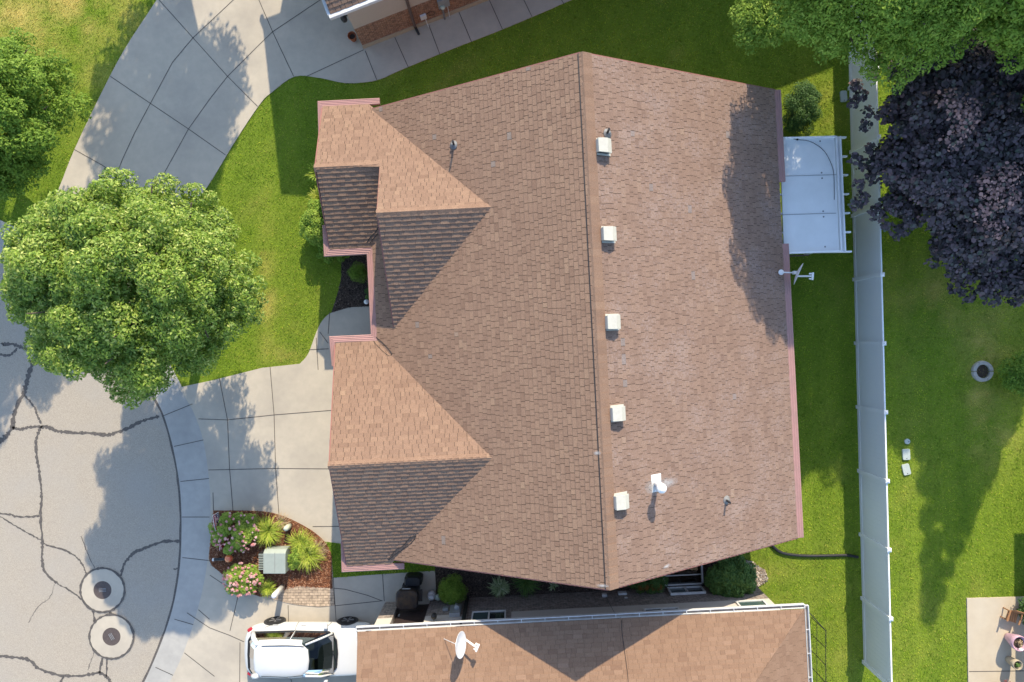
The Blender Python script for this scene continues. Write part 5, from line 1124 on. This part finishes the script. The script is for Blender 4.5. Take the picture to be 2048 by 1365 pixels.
rb.add(vv, [(i * n + k, i * n + (k + 1) % n, (i + 1) * n + (k + 1) % n, (i + 1) * n + k) for i in range(3) for k in range(n)] + [tuple(3 * n + k for k in range(n))]); rb.build('roof', M['carw'], car, smooth=True)
for sg in (-1, 1):
    pl = MB(); pl.tube([(CX + .98, CY + sg * .72, CZ + .95), (CX + .62, CY + sg * .66, CZ + 1.26), (CX + .14, CY + sg * .54, CZ + 1.48)], .036, 6)
    pl.build('pillar', M['carw'], car, smooth=True); pl = MB(); pl.tube([(CX - 1.86, CY + sg * .74, CZ + .95), (CX - 1.72, CY + sg * .66, CZ + 1.26), (CX - 1.5, CY + sg * .53, CZ + 1.48)], .09, 6)
    pl.build('pillar', M['carw'], car, smooth=True); pl = MB(); pl.tube([(CX - .35, CY + sg * .835, CZ + .96), (CX - .4, CY + sg * .73, CZ + 1.26), (CX - .45, CY + sg * .585, CZ + 1.47)], .016, 4)
    pl.build('pillar', M['carw'], car, smooth=True)
    MB().tube([(CX - 1.35, CY + sg * .52, CZ + 1.535), (CX - .5, CY + sg * .545, CZ + 1.55), (CX + .1, CY + sg * .50, CZ + 1.52)], .012, 5).build('roof_rail', M['black'], car)
    m_ = MB(); m_.box((CX + .72, CY + sg * .99, CZ + 1.02), (.14, .2, .13)); m_.build('wing_mirror', M['carw'], car, bevel=.04)
    for wx in (-1.3, 1.32):
        Q = Matrix.Rotation(R(-90 * sg), 3, 'X')
        MB().lathe((CX + wx, CY + sg * .80, CZ + .34), [(.38, 0), (.38, .108), (.35, .112), (.001, .112)], 28, ax=Q).build('wheel_arch', M['black'], car)
        wh = MB().lathe((CX + wx, CY + sg * .74, CZ + .315), [(.2, 0), (.30, .01), (.325, .04), (.325, .15), (.30, .19), (.23, .195), (.22, .17), (.001, .165)], 28, ax=Q); wo = wh.build('wheel', M['tyre'], car, smooth=False)
        rm = MB()
        for k in range(5):
            a = 2 * math.pi * k / 5
            for da_ in (-.12, .12): rm.bar(Vector((CX + wx + .04 * math.cos(a), CY + sg * .925, CZ + .315 + .04 * math.sin(a))), Vector((CX + wx + .215 * math.cos(a + da_), CY + sg * .93, CZ + .315 + .215 * math.sin(a + da_))), .022, .02, up=(0, 1, 0))
        rm.build('rim', M['rim'], wo)
    hl = MB(); hl.box((CX + 2.0, CY + sg * .68, CZ + .70), (.26, .22, .1), rz=R(-28 * sg)); hl.build('headlight', M['glassd'], car, bevel=.03)
    tl = MB(); tl.box((CX - 2.0, CY + sg * .74, CZ + .80), (.16, .2, .12), rz=R(34 * sg)); tl.build('tail_light', M['red'], car, bevel=.03)
for x0, x1 in ((.78, .70), (-.40, -.38), (-1.2, -1.45)):
    for sg in (-1, 1): MB().tube([(CX + x0, CY + sg * .905, CZ + .42), (CX + x0, CY + sg * .912, CZ + .6), (CX + x1, CY + sg * .89, CZ + .86), (CX + x1, CY + sg * .84, CZ + .98)], .006, 4).build('door_seam', M['black'], car)
for x0 in (.0, -1.0):
    for sg in (-1, 1): MB().bar((CX + x0 - .22, CY + sg * .925, CZ + .78), (CX + x0 - .04, CY + sg * .925, CZ + .78), .025, .03).build('door_handle', M['carw'], car)
for y0 in (-.35, .3): MB().bar((CX + 1.12, CY + y0, CZ + 1.0), (CX + .98, CY + y0 + .5, CZ + 1.07), .02, .015).build('wiper', M['black'], car)
b = MB(); b.box((CX - .4, CY, CZ + 1.0), (2.5, 1.5, .02)); b.build('cabin_floor', M['black'], car)
b = MB(); b.box((CX + .72, CY, CZ + 1.03), (.55, 1.3, .06)); b.build('dashboard', M['lead'], car, bevel=.02)
for sy_ in (-.36, .36):
    s = MB(); s.box((CX - .12, CY + sy_, CZ + 1.12), (.14, .46, .24)); s.box((CX + .1, CY + sy_, CZ + 1.03), (.44, .46, .06)); s.box((CX - .16, CY + sy_, CZ + 1.3), (.1, .24, .14)); s.build('seat', M['tan'], car, bevel=.04)
s = MB(); s.box((CX - .95, CY, CZ + 1.1), (.14, 1.2, .22)); s.build('seat', M['tan'], car, bevel=.04)
s = MB(); s.tube([(CX + .42 + .1 * math.cos(a) * .4, CY + .36 + .16 * math.sin(a), CZ + 1.12 + .16 * math.cos(a) * .5) for a in [2 * math.pi * k / 16 for k in range(17)]], .014, 6); s.build('steering_wheel', M['black'], car)
